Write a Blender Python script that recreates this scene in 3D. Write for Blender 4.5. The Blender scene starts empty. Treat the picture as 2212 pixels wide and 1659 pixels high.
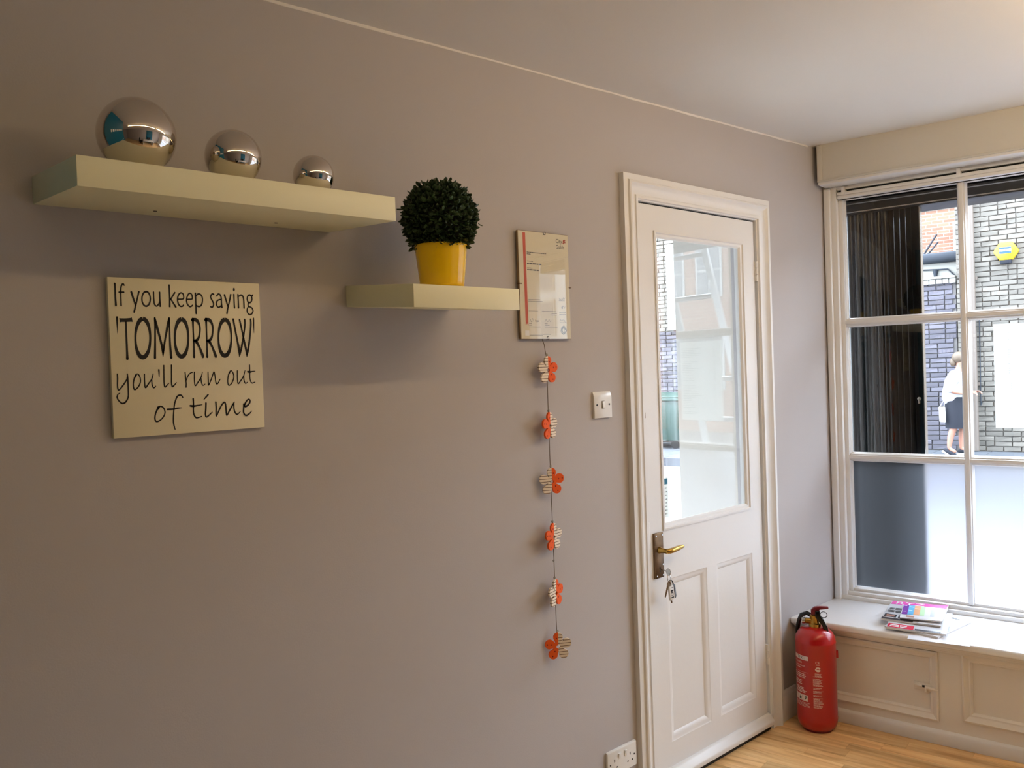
import bpy, bmesh, math, random
from mathutils import Vector, Matrix
from math import sin, cos, pi, radians as R

random.seed(7)
SC = bpy.context.scene
COL = SC.collection

# ------------------------------------------------------------------ camera
FPX, YAW, PITCH, ROLL = 1838.23, R(47.4521), R(-0.95507), R(-2.02419)
fw = Vector((cos(PITCH) * cos(YAW), cos(PITCH) * sin(YAW), sin(PITCH)))
rr = fw.cross(Vector((0, 0, 1))).normalized()
uu = rr.cross(fw)
r2 = rr * cos(ROLL) + uu * sin(ROLL)
u2 = -rr * sin(ROLL) + uu * cos(ROLL)
cd = bpy.data.cameras.new('camera')
cam = bpy.data.objects.new('camera', cd)
COL.objects.link(cam)
cam.matrix_world = Matrix(((r2.x, u2.x, -fw.x, 0.0), (r2.y, u2.y, -fw.y, -1.85317), (r2.z, u2.z, -fw.z, 1.488), (0, 0, 0, 1)))
cd.sensor_fit = 'HORIZONTAL'
cd.sensor_width = 36
cd.lens = 36 * FPX / 2212
cd.clip_start = 0.05
cd.clip_end = 300
SC.camera = cam

# ------------------------------------------------------------------ light, exposure
VS = SC.view_settings
VS.view_transform = 'Standard'
VS.look = 'None'
VS.exposure = 0.0
VS.gamma = 1.0
VS.use_curve_mapping = False
SKY = 17.5
LAMP = (1.2, 5.2)              # strength of the two fluorescent tubes
LAMP_COL = (1.0, 0.70, 0.36)
w = bpy.data.worlds.new('overcast')
SC.world = w
w.use_nodes = True
bg = w.node_tree.nodes['Background']
bg.inputs[0].default_value = (0.83, 0.97, 1.13, 1)
bg.inputs[1].default_value = SKY

WA = R(8.54009)                # the window wall opens 8.5 degrees past square
WD = Vector((sin(WA), -cos(WA), 0))
WN = Vector((cos(WA), sin(WA), 0))
WO = Vector((3.69, 0, 0))
WROT = WA - pi / 2             # local x runs along the window wall, local y out to the street


def W(s, k, z):
    return WO + WD * s + WN * k + Vector((0, 0, z))


def portal(name, loc, rot, sx, sy):
    l = bpy.data.lights.new(name, 'AREA')
    l.shape = 'RECTANGLE'
    l.size, l.size_y = sx, sy
    l.cycles.is_portal = True
    o = bpy.data.objects.new(name, l)
    COL.objects.link(o)
    o.location = loc
    o.rotation_euler = rot


portal('window_portal', W(1.2, 0.03, 1.32), (R(90), 0, WROT + pi), 2.4, 1.78)


# ------------------------------------------------------------------ helpers
def lin(c):
    return tuple(((x / 255) / 12.92 if x / 255 <= 0.04045 else ((x / 255 + 0.055) / 1.055) ** 2.4) for x in c) + (1.0,)


def pm(name, col, rough=0.5, metal=0.0, spec=0.5, coat=0.0, bump=None, vary=None, trans=0.0, ior=1.45, sss=0.0, rnd=0.0, linear=False):
    """principled material; bump=(scale,strength), vary=(scale,amount), rnd = value change from copy to copy"""
    m = bpy.data.materials.new(name)
    m.use_nodes = True
    nt = m.node_tree
    b = nt.nodes['Principled BSDF']
    c = (tuple(col) + (1.0,))[:4] if linear else lin(col)
    b.inputs['Base Color'].default_value = c
    b.inputs['Roughness'].default_value = rough
    b.inputs['Metallic'].default_value = metal
    b.inputs['Specular IOR Level'].default_value = spec
    b.inputs['Coat Weight'].default_value = coat
    b.inputs['Transmission Weight'].default_value = trans
    b.inputs['IOR'].default_value = ior
    tc = nt.nodes.new('ShaderNodeTexCoord')
    src = None
    if vary:
        n = nt.nodes.new('ShaderNodeTexNoise')
        n.inputs['Scale'].default_value = vary[0]
        n.inputs['Detail'].default_value = 5
        nt.links.new(tc.outputs['Object'], n.inputs['Vector'])
        mr = nt.nodes.new('ShaderNodeMapRange')
        mr.inputs['To Min'].default_value = 1 - vary[1]
        mr.inputs['To Max'].default_value = 1 + vary[1]
        nt.links.new(n.outputs['Fac'], mr.inputs['Value'])
        src = mr.outputs['Result']
    if rnd:
        oi = nt.nodes.new('ShaderNodeObjectInfo')
        mr2 = nt.nodes.new('ShaderNodeMapRange')
        mr2.inputs['To Min'].default_value = 1 - rnd
        mr2.inputs['To Max'].default_value = 1 + rnd
        nt.links.new(oi.outputs['Random'], mr2.inputs['Value'])
        if src is None:
            src = mr2.outputs['Result']
        else:
            mu = nt.nodes.new('ShaderNodeMath')
            mu.operation = 'MULTIPLY'
            nt.links.new(src, mu.inputs[0])
            nt.links.new(mr2.outputs['Result'], mu.inputs[1])
            src = mu.outputs[0]
    if src is not None:
        vm = nt.nodes.new('ShaderNodeVectorMath')
        vm.operation = 'SCALE'
        vm.inputs[0].default_value = c[:3]
        nt.links.new(src, vm.inputs['Scale'])
        nt.links.new(vm.outputs['Vector'], b.inputs['Base Color'])
    if bump:
        n2 = nt.nodes.new('ShaderNodeTexNoise')
        n2.inputs['Scale'].default_value = bump[0]
        n2.inputs['Detail'].default_value = 4
        nt.links.new(tc.outputs['Object'], n2.inputs['Vector'])
        bp = nt.nodes.new('ShaderNodeBump')
        bp.inputs['Strength'].default_value = bump[1]
        bp.inputs['Distance'].default_value = 0.002
        nt.links.new(n2.outputs['Fac'], bp.inputs['Height'])
        nt.links.new(bp.outputs['Normal'], b.inputs['Normal'])
    return m


def emit(name, col, strength):
    m = bpy.data.materials.new(name)
    m.use_nodes = True
    nt = m.node_tree
    nt.nodes.remove(nt.nodes['Principled BSDF'])
    e = nt.nodes.new('ShaderNodeEmission')
    e.inputs[0].default_value = tuple(col) + (1,)
    e.inputs[1].default_value = strength
    nt.links.new(e.outputs[0], nt.nodes['Material Output'].inputs[0])
    return m


def glass(name, ior=1.5, tint=(1, 1, 1)):
    """thin pane: clear straight through, Fresnel reflection on each face"""
    m = bpy.data.materials.new(name)
    m.use_nodes = True
    nt = m.node_tree
    nt.nodes.remove(nt.nodes['Principled BSDF'])
    t = nt.nodes.new('ShaderNodeBsdfTransparent')
    t.inputs[0].default_value = tuple(tint) + (1,)
    g = nt.nodes.new('ShaderNodeBsdfGlossy')
    g.inputs['Roughness'].default_value = 0.0
    lw = nt.nodes.new('ShaderNodeLayerWeight')
    lw.inputs['Blend'].default_value = 0.5
    pw = nt.nodes.new('ShaderNodeMath')
    pw.operation = 'POWER'
    pw.inputs[1].default_value = 5.0
    nt.links.new(lw.outputs['Facing'], pw.inputs[0])
    f = nt.nodes.new('ShaderNodeMath')          # Schlick, the same from either side
    f.operation = 'MULTIPLY_ADD'
    F0 = ((ior - 1) / (ior + 1)) ** 2
    f.inputs[1].default_value = 1 - F0
    f.inputs[2].default_value = F0
    nt.links.new(pw.outputs[0], f.inputs[0])
    mx = nt.nodes.new('ShaderNodeMixShader')
    nt.links.new(f.outputs[0], mx.inputs[0])
    nt.links.new(t.outputs[0], mx.inputs[1])
    nt.links.new(g.outputs[0], mx.inputs[2])
    nt.links.new(mx.outputs[0], nt.nodes['Material Output'].inputs[0])
    return m


def frosted(name):
    m = bpy.data.materials.new(name)
    m.use_nodes = True
    nt = m.node_tree
    nt.nodes.remove(nt.nodes['Principled BSDF'])
    a = nt.nodes.new('ShaderNodeBsdfRefraction')
    a.inputs['Roughness'].default_value = 0.5
    a.inputs['IOR'].default_value = 1.3
    a.inputs[0].default_value = (0.68, 0.70, 0.74, 1)
    b = nt.nodes.new('ShaderNodeBsdfTranslucent')
    b.inputs[0].default_value = (0.62, 0.65, 0.72, 1)
    g = nt.nodes.new('ShaderNodeBsdfGlossy')
    g.inputs['Roughness'].default_value = 0.25
    mx = nt.nodes.new('ShaderNodeMixShader')
    mx.inputs[0].default_value = 0.08
    nt.links.new(a.outputs[0], mx.inputs[1])
    nt.links.new(b.outputs[0], mx.inputs[2])
    my = nt.nodes.new('ShaderNodeMixShader')
    my.inputs[0].default_value = 0.05
    nt.links.new(mx.outputs[0], my.inputs[1])
    nt.links.new(g.outputs[0], my.inputs[2])
    nt.links.new(my.outputs[0], nt.nodes['Material Output'].inputs[0])
    return m


def paper_mat(name, col, k=0.5):
    m = bpy.data.materials.new(name)
    m.use_nodes = True
    nt = m.node_tree
    nt.nodes.remove(nt.nodes['Principled BSDF'])
    a = nt.nodes.new('ShaderNodeBsdfDiffuse')
    b = nt.nodes.new('ShaderNodeBsdfTranslucent')
    a.inputs[0].default_value = lin(col)
    b.inputs[0].default_value = lin(col)
    mx = nt.nodes.new('ShaderNodeMixShader')
    mx.inputs[0].default_value = k
    nt.links.new(a.outputs[0], mx.inputs[1])
    nt.links.new(b.outputs[0], mx.inputs[2])
    nt.links.new(mx.outputs[0], nt.nodes['Material Output'].inputs[0])
    return m


class MB:
    """collects faces and links them as one mesh object"""

    def __init__(s):
        s.v, s.f, s.m = [], [], []

    def add(s, vs, fs, mi=0):
        o = len(s.v)
        s.v += [tuple(v) for v in vs]
        s.f += [[i + o for i in f] for f in fs]
        s.m += [mi] * len(fs)
        return s

    def box(s, a, b, mi=0):
        x0, y0, z0 = [min(a[i], b[i]) for i in range(3)]
        x1, y1, z1 = [max(a[i], b[i]) for i in range(3)]
        return s.add([(x0, y0, z0), (x1, y0, z0), (x1, y1, z0), (x0, y1, z0), (x0, y0, z1), (x1, y0, z1), (x1, y1, z1), (x0, y1, z1)],
                     [(0, 3, 2, 1), (4, 5, 6, 7), (0, 1, 5, 4), (1, 2, 6, 5), (2, 3, 7, 6), (3, 0, 4, 7)], mi)

    def prism(s, poly, h, fn, mi=0):
        """poly in 2d, extruded from h[0] to h[1]; fn(u,v,h)->xyz"""
        n = len(poly)
        s.add([fn(u, v, h[0]) for u, v in poly] + [fn(u, v, h[1]) for u, v in poly],
              [list(range(n))[::-1], [i + n for i in range(n)]] + [(i, (i + 1) % n, (i + 1) % n + n, i + n) for i in range(n)], mi)
        return s

    def lathe(s, prof, n=24, c=(0, 0, 0), mi=0, ax='z', cap=True):
        vs, fs = [], []
        for r, h in prof:
            for i in range(n):
                a = 2 * pi * i / n
                p = (r * cos(a), r * sin(a), h)
                if ax == 'y':
                    p = (p[0], p[2], p[1])
                elif ax == 'x':
                    p = (p[2], p[0], p[1])
                vs.append((p[0] + c[0], p[1] + c[1], p[2] + c[2]))
        for j in range(len(prof) - 1):
            for i in range(n):
                fs.append((j * n + i, j * n + (i + 1) % n, (j + 1) * n + (i + 1) % n, (j + 1) * n + i))
        if cap:
            fs.append(list(range(n))[::-1])
            fs.append([(len(prof) - 1) * n + i for i in range(n)])
        return s.add(vs, fs, mi)

    def tube(s, pts, r, n=8, mi=0, closed=False, flat=1.0):
        pts = [Vector(p) for p in pts]
        rs = r if isinstance(r, (list, tuple)) else [r] * len(pts)
        N = len(pts)
        vs, fs = [], []
        up = None
        for i, p in enumerate(pts):
            a = pts[(i - 1) % N] if (closed or i > 0) else p
            b = pts[(i + 1) % N] if (closed or i < N - 1) else p
            t = (b - a).normalized()
            if up is None:
                up = Vector((0, 0, 1)) if abs(t.z) < 0.9 else Vector((1, 0, 0))
            x = t.cross(up).normalized()
            y = x.cross(t).normalized()
            up = y
            for j in range(n):
                q = 2 * pi * j / n
                vs.append(p + x * rs[i] * cos(q) + y * rs[i] * flat * sin(q))
        M = N if closed else N - 1
        for i in range(M):
            for j in range(n):
                i2 = (i + 1) % N
                fs.append((i * n + j, i * n + (j + 1) % n, i2 * n + (j + 1) % n, i2 * n + j))
        if not closed:
            fs += [list(range(n))[::-1], [(N - 1) * n + j for j in range(n)]]
        return s.add(vs, fs, mi)

    def frame(s, x0, z0, x1, z1, prof, sides=4, fn=None, mi=0):
        """mitred moulding round a rectangle; prof = [(inset, y)]; sides=3 leaves the bottom open"""
        fn = fn or (lambda x, y, z: (x, y, z))
        n = len(prof)
        vs = []
        for c in range(4):
            for a, y in prof:
                x = x0 + a if c in (0, 1) else x1 - a
                if sides == 3:
                    z = z0 if c in (0, 3) else z1 - a
                else:
                    z = z0 + a if c in (0, 3) else z1 - a
                vs.append(fn(x, y, z))
        fs = []
        for c in range(4 if sides == 4 else 3):
            d = (c + 1) % 4
            for i in range(n - 1):
                fs.append((c * n + i, d * n + i, d * n + i + 1, c * n + i + 1))
        if sides == 3:
            fs += [list(range(n)), [3 * n + i for i in range(n)][::-1]]
        return s.add(vs, fs, mi)

    def sphere(s, c, r, n=16, mi=0, sc=(1, 1, 1)):
        prof = [(max(1e-5, r * cos(t)), r * sin(t)) for t in [(-pi / 2) + pi * i / (n // 2) for i in range(n // 2 + 1)]]
        o = len(s.v)
        s.lathe(prof, n, (0, 0, 0), mi, cap=False)
        for i in range(o, len(s.v)):
            v = s.v[i]
            s.v[i] = (v[0] * sc[0] + c[0], v[1] * sc[1] + c[1], v[2] * sc[2] + c[2])
        return s

    def mesh(s, name, mats, smooth=True, bevel=0, seg=2, ang=35):
        me = bpy.data.meshes.new(name)
        me.from_pydata(s.v, [], s.f)
        mats = mats if isinstance(mats, (list, tuple)) else [mats]
        for m in mats:
            me.materials.append(m)
        if len(mats) > 1:
            me.polygons.foreach_set('material_index', s.m)
        bm = bmesh.new()
        bm.from_mesh(me)
        bmesh.ops.recalc_face_normals(bm, faces=bm.faces)
        if bevel:
            es = [e for e in bm.edges if len(e.link_faces) == 2 and e.calc_face_angle(0) > R(30)]
            bmesh.ops.bevel(bm, geom=es, offset=bevel, segments=seg, profile=0.5, affect='EDGES', clamp_overlap=True)
        bm.to_mesh(me)
        bm.free()
        if smooth:
            me.polygons.foreach_set('use_smooth', [True] * len(me.polygons))
            me.set_sharp_from_angle(angle=R(ang))
        return me

    def build(s, name, mats, parent=None, smooth=True, bevel=0, seg=2, ang=35, loc=None, rot=None):
        return link(name, s.mesh(name, mats, smooth, bevel, seg, ang), parent, loc, rot)


def link(name, me, parent=None, loc=None, rot=None):
    o = bpy.data.objects.new(name, me)
    COL.objects.link(o)
    if parent:
        o.parent = parent
    if loc is not None:
        o.location = loc
    if rot is not None:
        o.rotation_euler = rot
    return o


def tag(o, label=None, cat=None, group=None, kind=None):
    for k, v in (('label', label), ('category', cat), ('group', group), ('kind', kind)):
        if v:
            o[k] = v
    return o


def thing(name, label, cat, loc=(0, 0, 0), rz=0, group=None):
    o = bpy.data.objects.new(name, None)
    COL.objects.link(o)
    o.empty_display_size = 0.05
    o.location = loc
    o.rotation_euler = (0, 0, rz)
    return tag(o, label, cat, group)


def struct(name, loc=(0, 0, 0), rz=0, label=None):
    o = bpy.data.objects.new(name, None)
    COL.objects.link(o)
    o.empty_display_size = 0.05
    o.location = loc
    o.rotation_euler = (0, 0, rz)
    o['kind'] = 'structure'
    if label:
        o['label'] = label
    return o


def dup(o, parent=None):
    c = o.copy()
    COL.objects.link(c)
    c.parent = parent
    for ch in [x for x in o.children]:
        dup(ch, c)
    return c


def smooth_path(pts, sub=6):
    """Catmull-Rom through (x,y,w) points"""
    if len(pts) < 3:
        return pts
    P = [pts[0]] + list(pts) + [pts[-1]]
    out = []
    for i in range(1, len(P) - 2):
        p0, p1, p2, p3 = P[i - 1:i + 3]
        for j in range(sub):
            t = j / sub
            out.append(tuple(0.5 * ((2 * p1[k]) + (-p0[k] + p2[k]) * t + (2 * p0[k] - 5 * p1[k] + 4 * p2[k] - p3[k]) * t * t + (-p0[k] + 3 * p1[k] - 3 * p2[k] + p3[k]) * t ** 3) for k in range(len(p1))))
    out.append(tuple(pts[-1]))
    return out


def ribbon(mb, pts, fn, mi=0, sub=5, caps=True):
    """flat brush stroke of varying width; pts = (u,v,width)"""
    P = smooth_path(pts, sub)
    vs, fs = [], []
    n = len(P)
    for i, p in enumerate(P):
        a, b = P[max(0, i - 1)], P[min(n - 1, i + 1)]
        tx, ty = b[0] - a[0], b[1] - a[1]
        L = math.hypot(tx, ty) or 1
        nx, ny = -ty / L, tx / L
        h = p[2] / 2
        vs += [fn(p[0] + nx * h, p[1] + ny * h), fn(p[0] - nx * h, p[1] - ny * h)]
        if i:
            fs.append((2 * i - 2, 2 * i - 1, 2 * i + 1, 2 * i))
    mb.add(vs, fs, mi)
    if caps:
        for p in (P[0], P[-1]):
            m = 8
            mb.add([fn(p[0] + p[2] / 2 * cos(2 * pi * q / m), p[1] + p[2] / 2 * sin(2 * pi * q / m)) for q in range(m)], [list(range(m))], mi)
    return mb


def text2d(body, size, align='LEFT'):
    """builtin-font outline as 2d vertices and faces"""
    cu = bpy.data.curves.new('t', 'FONT')
    cu.body = body
    cu.size = size
    cu.align_x = align
    o = bpy.data.objects.new('t', cu)
    COL.objects.link(o)
    dg = bpy.context.evaluated_depsgraph_get()
    me = bpy.data.meshes.new_from_object(o.evaluated_get(dg))
    vs = [(v.co.x, v.co.y) for v in me.vertices]
    fs = [list(p.vertices) for p in me.polygons]
    bpy.data.objects.remove(o)
    bpy.data.curves.remove(cu)
    bpy.data.meshes.remove(me)
    return vs, fs


def text(mb, body, size, fn, mi=0, align='LEFT'):
    vs, fs = text2d(body, size, align)
    mb.add([fn(u, v) for u, v in vs], fs, mi)
    return mb


def dashes(mb, u0, v0, length, h, fn, rnd, mi=0, word=(1.5, 5)):
    """a line of print too small to read: word-long bars"""
    u = u0
    while u < u0 + length - h:
        l = min(rnd.uniform(*word) * h, u0 + length - u)
        n = max(1, int(l / 0.004))
        vs = []
        for i in range(n + 1):
            vs += [fn(u + l * i / n, v0), fn(u + l * i / n, v0 + h)]
        mb.add(vs, [(2 * i, 2 * i + 2, 2 * i + 3, 2 * i + 1) for i in range(n)], mi)
        u += l + h * 0.5
    return mb


def rect(mb, u0, v0, u1, v1, fn, mi=0, n=1):
    vs = []
    for i in range(n + 1):
        u = u0 + (u1 - u0) * i / n
        vs += [fn(u, v0), fn(u, v1)]
    return mb.add(vs, [(2 * i, 2 * i + 2, 2 * i + 3, 2 * i + 1) for i in range(n)], mi)


# ------------------------------------------------------------------ materials
M = {}
M['wall'] = pm('taupe_paint', (182, 177, 177), 0.75, bump=(260, 0.12), vary=(3, 0.012), spec=0.3)
M['ceiling'] = pm('ceiling_paint', (226, 222, 216), 0.8, bump=(200, 0.12), vary=(4, 0.01), spec=0.3)
M['white'] = pm('white_gloss_paint', (230, 229, 228), 0.32, bump=(60, 0.10), vary=(6, 0.012))
M['cream'] = pm('cream_paint', (234, 228, 220), 0.5, bump=(60, 0.08), vary=(5, 0.012))
M['beam'] = pm('beam_paint', (206, 203, 197), 0.6, bump=(60, 0.08), vary=(5, 0.012))
M['seatwhite'] = pm('white_satin_paint', (240, 240, 241), 0.22, bump=(40, 0.12), vary=(8, 0.01))
M['shelf'] = pm('shelf_laminate', (238, 236, 206), 0.42, vary=(12, 0.01))
M['board'] = pm('sign_paint', (234, 226, 196), 0.5, vary=(20, 0.012))
M['ink'] = pm('black_ink', (16, 12, 12), 0.45)
M['chrome'] = pm('mirror_chrome', (222, 214, 204), 0.02, metal=1.0)
M['yellow'] = pm('yellow_glaze', (252, 206, 4), 0.16, coat=0.5)
M['core_dark'] = pm('dark_core', (14, 18, 10), 0.9)
M['plastic'] = pm('white_plastic', (226, 224, 220), 0.25)
M['dark'] = pm('dark_hole', (18, 14, 12), 0.6)
M['orange'] = pm('orange_felt', (234, 92, 18), 0.75, vary=(120, 0.06))
M['spot'] = pm('dark_red_spot', (128, 14, 6), 0.7)
M['string'] = pm('string', (96, 80, 62), 0.8)
M['bead'] = pm('glass_bead', (236, 230, 214), 0.05, trans=0.7)
M['brass'] = pm('worn_brass', (172, 136, 66), 0.28, metal=1.0, vary=(60, 0.25))
M['bronze'] = pm('tarnished_bronze', (120, 96, 72), 0.36, metal=1.0, vary=(50, 0.35))
M['steel'] = pm('steel', (190, 186, 180), 0.22, metal=1.0)
M['red'] = pm('red_enamel', (172, 16, 16), 0.28, coat=0.4, vary=(14, 0.05))
M['darkred'] = pm('dark_red_plastic', (112, 28, 40), 0.3)
M['blackpl'] = pm('black_plastic', (14, 14, 16), 0.2)
M['label'] = pm('label_print', (226, 206, 200), 0.5)
M['pier'] = pm('pier_paint', (210, 203, 192), 0.6)
M['lobby'] = pm('lobby_bounce_white', (240, 241, 240), 0.7)  # bright white so the unseen lobby bounces light onto the pier
M['glass'] = glass('window_glass', 1.5)
M['doorglass'] = glass('door_glass', 1.75, (1.0, 0.99, 0.97))
M['frost'] = frosted('frosted_film')
M['black'] = pm('black_steel', (6, 6, 7), 0.3, spec=0.3)
M['shutterflat'] = pm('black_steel_board', (5, 5, 6), 0.35, spec=0.12)
M['tarmac'] = pm('tarmac', (92, 92, 98), 0.85, vary=(40, 0.1), bump=(300, 0.3))
M['paving'] = pm('paving_stone', (72, 75, 80), 0.8, vary=(5, 0.12), rnd=0.1, bump=(80, 0.3))
M['mortar'] = pm('mortar', (92, 88, 86), 0.9, vary=(8, 0.15))
M['stock'] = pm('stock_brick', (96, 91, 84), 0.85, vary=(4, 0.22), rnd=0.22, bump=(60, 0.5))
M['soot'] = pm('sooty_brick', (76, 73, 80), 0.85, vary=(3, 0.3), rnd=0.28, bump=(60, 0.5))
M['redbrick'] = pm('red_brick', (112, 72, 58), 0.85, vary=(6, 0.15), rnd=0.15)
M['render'] = pm('white_render', (150, 150, 148), 0.8, vary=(3, 0.04))
M['roof'] = pm('roof_felt', (34, 38, 46), 0.8, vary=(10, 0.2))
M['extcream'] = pm('cream_fascia', (128, 126, 120), 0.7, vary=(6, 0.05))
M['bluep'] = pm('blue_paint', (44, 64, 82), 0.5)
M['pipe'] = pm('tan_pipe', (92, 82, 74), 0.5)
M['bin'] = pm('green_bin', (42, 62, 56), 0.4, vary=(6, 0.06))
M['redline'] = pm('red_road_paint', (140, 66, 62), 0.7)
M['alu'] = pm('aluminium', (200, 202, 204), 0.35, metal=0.9)
M['skin'] = pm('skin', (150, 106, 88), 0.55)
M['cardigan'] = pm('white_cotton', (168, 166, 170), 0.8, vary=(30, 0.03))
M['navy'] = pm('navy_cloth', (14, 15, 26), 0.8)
M['hair'] = pm('grey_brown_hair', (84, 70, 56), 0.6, vary=(60, 0.2))
M['teal'] = pm('teal_panel', (0, 98, 128), 0.5)
M['alarm'] = pm('alarm_yellow', (190, 150, 14), 0.35)
M['alarmblue'] = pm('alarm_blue', (36, 66, 110), 0.4)
M['whiteprint'] = pm('white_print', (232, 232, 232), 0.5)
M['glassdark'] = pm('dark_window', (60, 66, 74), 0.1, spec=0.8)
M['poster'] = paper_mat('poster_paper', (240, 243, 241), 0.6)
M['printgrey'] = pm('grey_print', (120, 126, 128), 0.8)


def stripes_mat():
    m = pm('striped_card', (232, 218, 198), 0.7)
    nt = m.node_tree
    b = nt.nodes['Principled BSDF']
    tc = nt.nodes.new('ShaderNodeTexCoord')
    sx = nt.nodes.new('ShaderNodeSeparateXYZ')
    nt.links.new(tc.outputs['Object'], sx.inputs[0])
    mu = nt.nodes.new('ShaderNodeMath')
    mu.operation = 'MULTIPLY'
    mu.inputs[1].default_value = 1 / 0.0087
    nt.links.new(sx.outputs['Z'], mu.inputs[0])
    fr = nt.nodes.new('ShaderNodeMath')
    fr.operation = 'FRACT'
    nt.links.new(mu.outputs[0], fr.inputs[0])
    lt = nt.nodes.new('ShaderNodeMath')
    lt.operation = 'LESS_THAN'
    lt.inputs[1].default_value = 0.2
    nt.links.new(fr.outputs[0], lt.inputs[0])
    mx = nt.nodes.new('ShaderNodeMix')
    mx.data_type = 'RGBA'
    mx.inputs[6].default_value = lin((232, 218, 198))
    mx.inputs[7].default_value = lin((92, 58, 34))
    nt.links.new(lt.outputs[0], mx.inputs[0])
    nt.links.new(mx.outputs[2], b.inputs['Base Color'])
    return m


M['stripes'] = stripes_mat()


def wood_mat():
    m = pm('oak_laminate', (190, 130, 70), 0.3, spec=0.5)
    nt = m.node_tree
    b = nt.nodes['Principled BSDF']
    tc = nt.nodes.new('ShaderNodeTexCoord')
    oi = nt.nodes.new('ShaderNodeObjectInfo')
    ad = nt.nodes.new('ShaderNodeVectorMath')
    ad.operation = 'MULTIPLY_ADD'
    ad.inputs[1].default_value = (3.2, 34, 1)
    cb = nt.nodes.new('ShaderNodeCombineXYZ')
    mu = nt.nodes.new('ShaderNodeMath')
    mu.operation = 'MULTIPLY'
    mu.inputs[1].default_value = 40
    nt.links.new(oi.outputs['Random'], mu.inputs[0])
    for i in range(3):
        nt.links.new(mu.outputs[0], cb.inputs[i])
    nt.links.new(tc.outputs['Object'], ad.inputs[0])
    nt.links.new(cb.outputs[0], ad.inputs[2])
    n = nt.nodes.new('ShaderNodeTexNoise')
    n.inputs['Scale'].default_value = 1.0
    n.inputs['Detail'].default_value = 6
    n.inputs['Distortion'].default_value = 0.6
    nt.links.new(ad.outputs[0], n.inputs['Vector'])
    cr = nt.nodes.new('ShaderNodeValToRGB')
    cr.color_ramp.elements[0].position = 0.3
    cr.color_ramp.elements[0].color = lin((196, 150, 96))
    cr.color_ramp.elements[1].position = 0.68
    cr.color_ramp.elements[1].color = lin((242, 208, 154))
    e = cr.color_ramp.elements.new(0.48)
    e.color = lin((228, 186, 130))
    nt.links.new(n.outputs['Fac'], cr.inputs[0])
    mr = nt.nodes.new('ShaderNodeMapRange')
    mr.inputs['To Min'].default_value = 0.82
    mr.inputs['To Max'].default_value = 1.14
    nt.links.new(oi.outputs['Random'], mr.inputs['Value'])
    vm = nt.nodes.new('ShaderNodeVectorMath')
    vm.operation = 'SCALE'
    nt.links.new(cr.outputs[0], vm.inputs[0])
    nt.links.new(mr.outputs[0], vm.inputs['Scale'])
    nt.links.new(vm.outputs[0], b.inputs['Base Color'])
    return m


M['oak'] = wood_mat()


def brick_tex(name, c1, c2, mort):
    m = pm(name, c1, 0.85)
    nt = m.node_tree
    tc = nt.nodes.new('ShaderNodeTexCoord')
    mp = nt.nodes.new('ShaderNodeMapping')
    mp.inputs['Rotation'].default_value = (R(90), 0, 0)
    nt.links.new(tc.outputs['Object'], mp.inputs[0])
    bt = nt.nodes.new('ShaderNodeTexBrick')
    bt.inputs['Color1'].default_value = lin(c1)
    bt.inputs['Color2'].default_value = lin(c2)
    bt.inputs['Mortar'].default_value = lin(mort)
    bt.inputs['Scale'].default_value = 1.0
    bt.inputs['Mortar Size'].default_value = 0.008
    bt.inputs['Brick Width'].default_value = 0.235
    bt.inputs['Row Height'].default_value = 0.0752
    nt.links.new(mp.outputs[0], bt.inputs['Vector'])
    nt.links.new(bt.outputs[0], nt.nodes['Principled BSDF'].inputs['Base Color'])
    return m


M['farbrick'] = brick_tex('far_brickwork', (112, 76, 60), (126, 90, 72), (130, 124, 116))
M['fartan'] = brick_tex('far_stock_brickwork', (92, 80, 68), (104, 92, 80), (110, 104, 98))


# ================================================================== THE ROOM
def zc(x):
    return 2.366 + 0.0157 * x          # the ceiling rises a little towards the window


mb = MB()
x0, x1, y0, y1 = -3.0, 4.6, -3.6, 0.12
mb.add([(x0, y0, zc(x0)), (x1, y0, zc(x1)), (x1, y1, zc(x1)), (x0, y1, zc(x0)), (x0, y0, zc(x0) + .1), (x1, y0, zc(x1) + .1), (x1, y1, zc(x1) + .1), (x0, y1, zc(x0) + .1)],
       [(0, 3, 2, 1), (4, 5, 6, 7), (0, 1, 5, 4), (1, 2, 6, 5), (2, 3, 7, 6), (3, 0, 4, 7)])
tag(mb.build('ceiling', M['ceiling'], smooth=False), kind='structure', label='plain white ceiling sloping gently above the taupe wall')

# long taupe wall with the door opening
DX0, DX1, DZ = 2.292, 3.062, 2.062
mb = MB()
mb.box((-3.1, 0, 0), (DX0, 0.12, 2.5)).box((DX1, 0, 0), (3.70, 0.12, 2.5)).box((DX0, 0, DZ), (DX1, 0.12, 2.5))
wl_ = tag(mb.build('wall_left', M['wall'], smooth=False), kind='structure', label='long taupe painted wall with shelves and the half-glazed door')
mb = MB().box((-3.1, -3.7, 0), (-3.0, 0.12, 2.5))
tag(mb.build('wall_back', M['wall'], smooth=False), kind='structure')
mb = MB().box((-3.1, -3.72, 0), (4.6, -3.6, 2.5))
tag(mb.build('wall_right', M['wall'], smooth=False), kind='structure')

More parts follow.
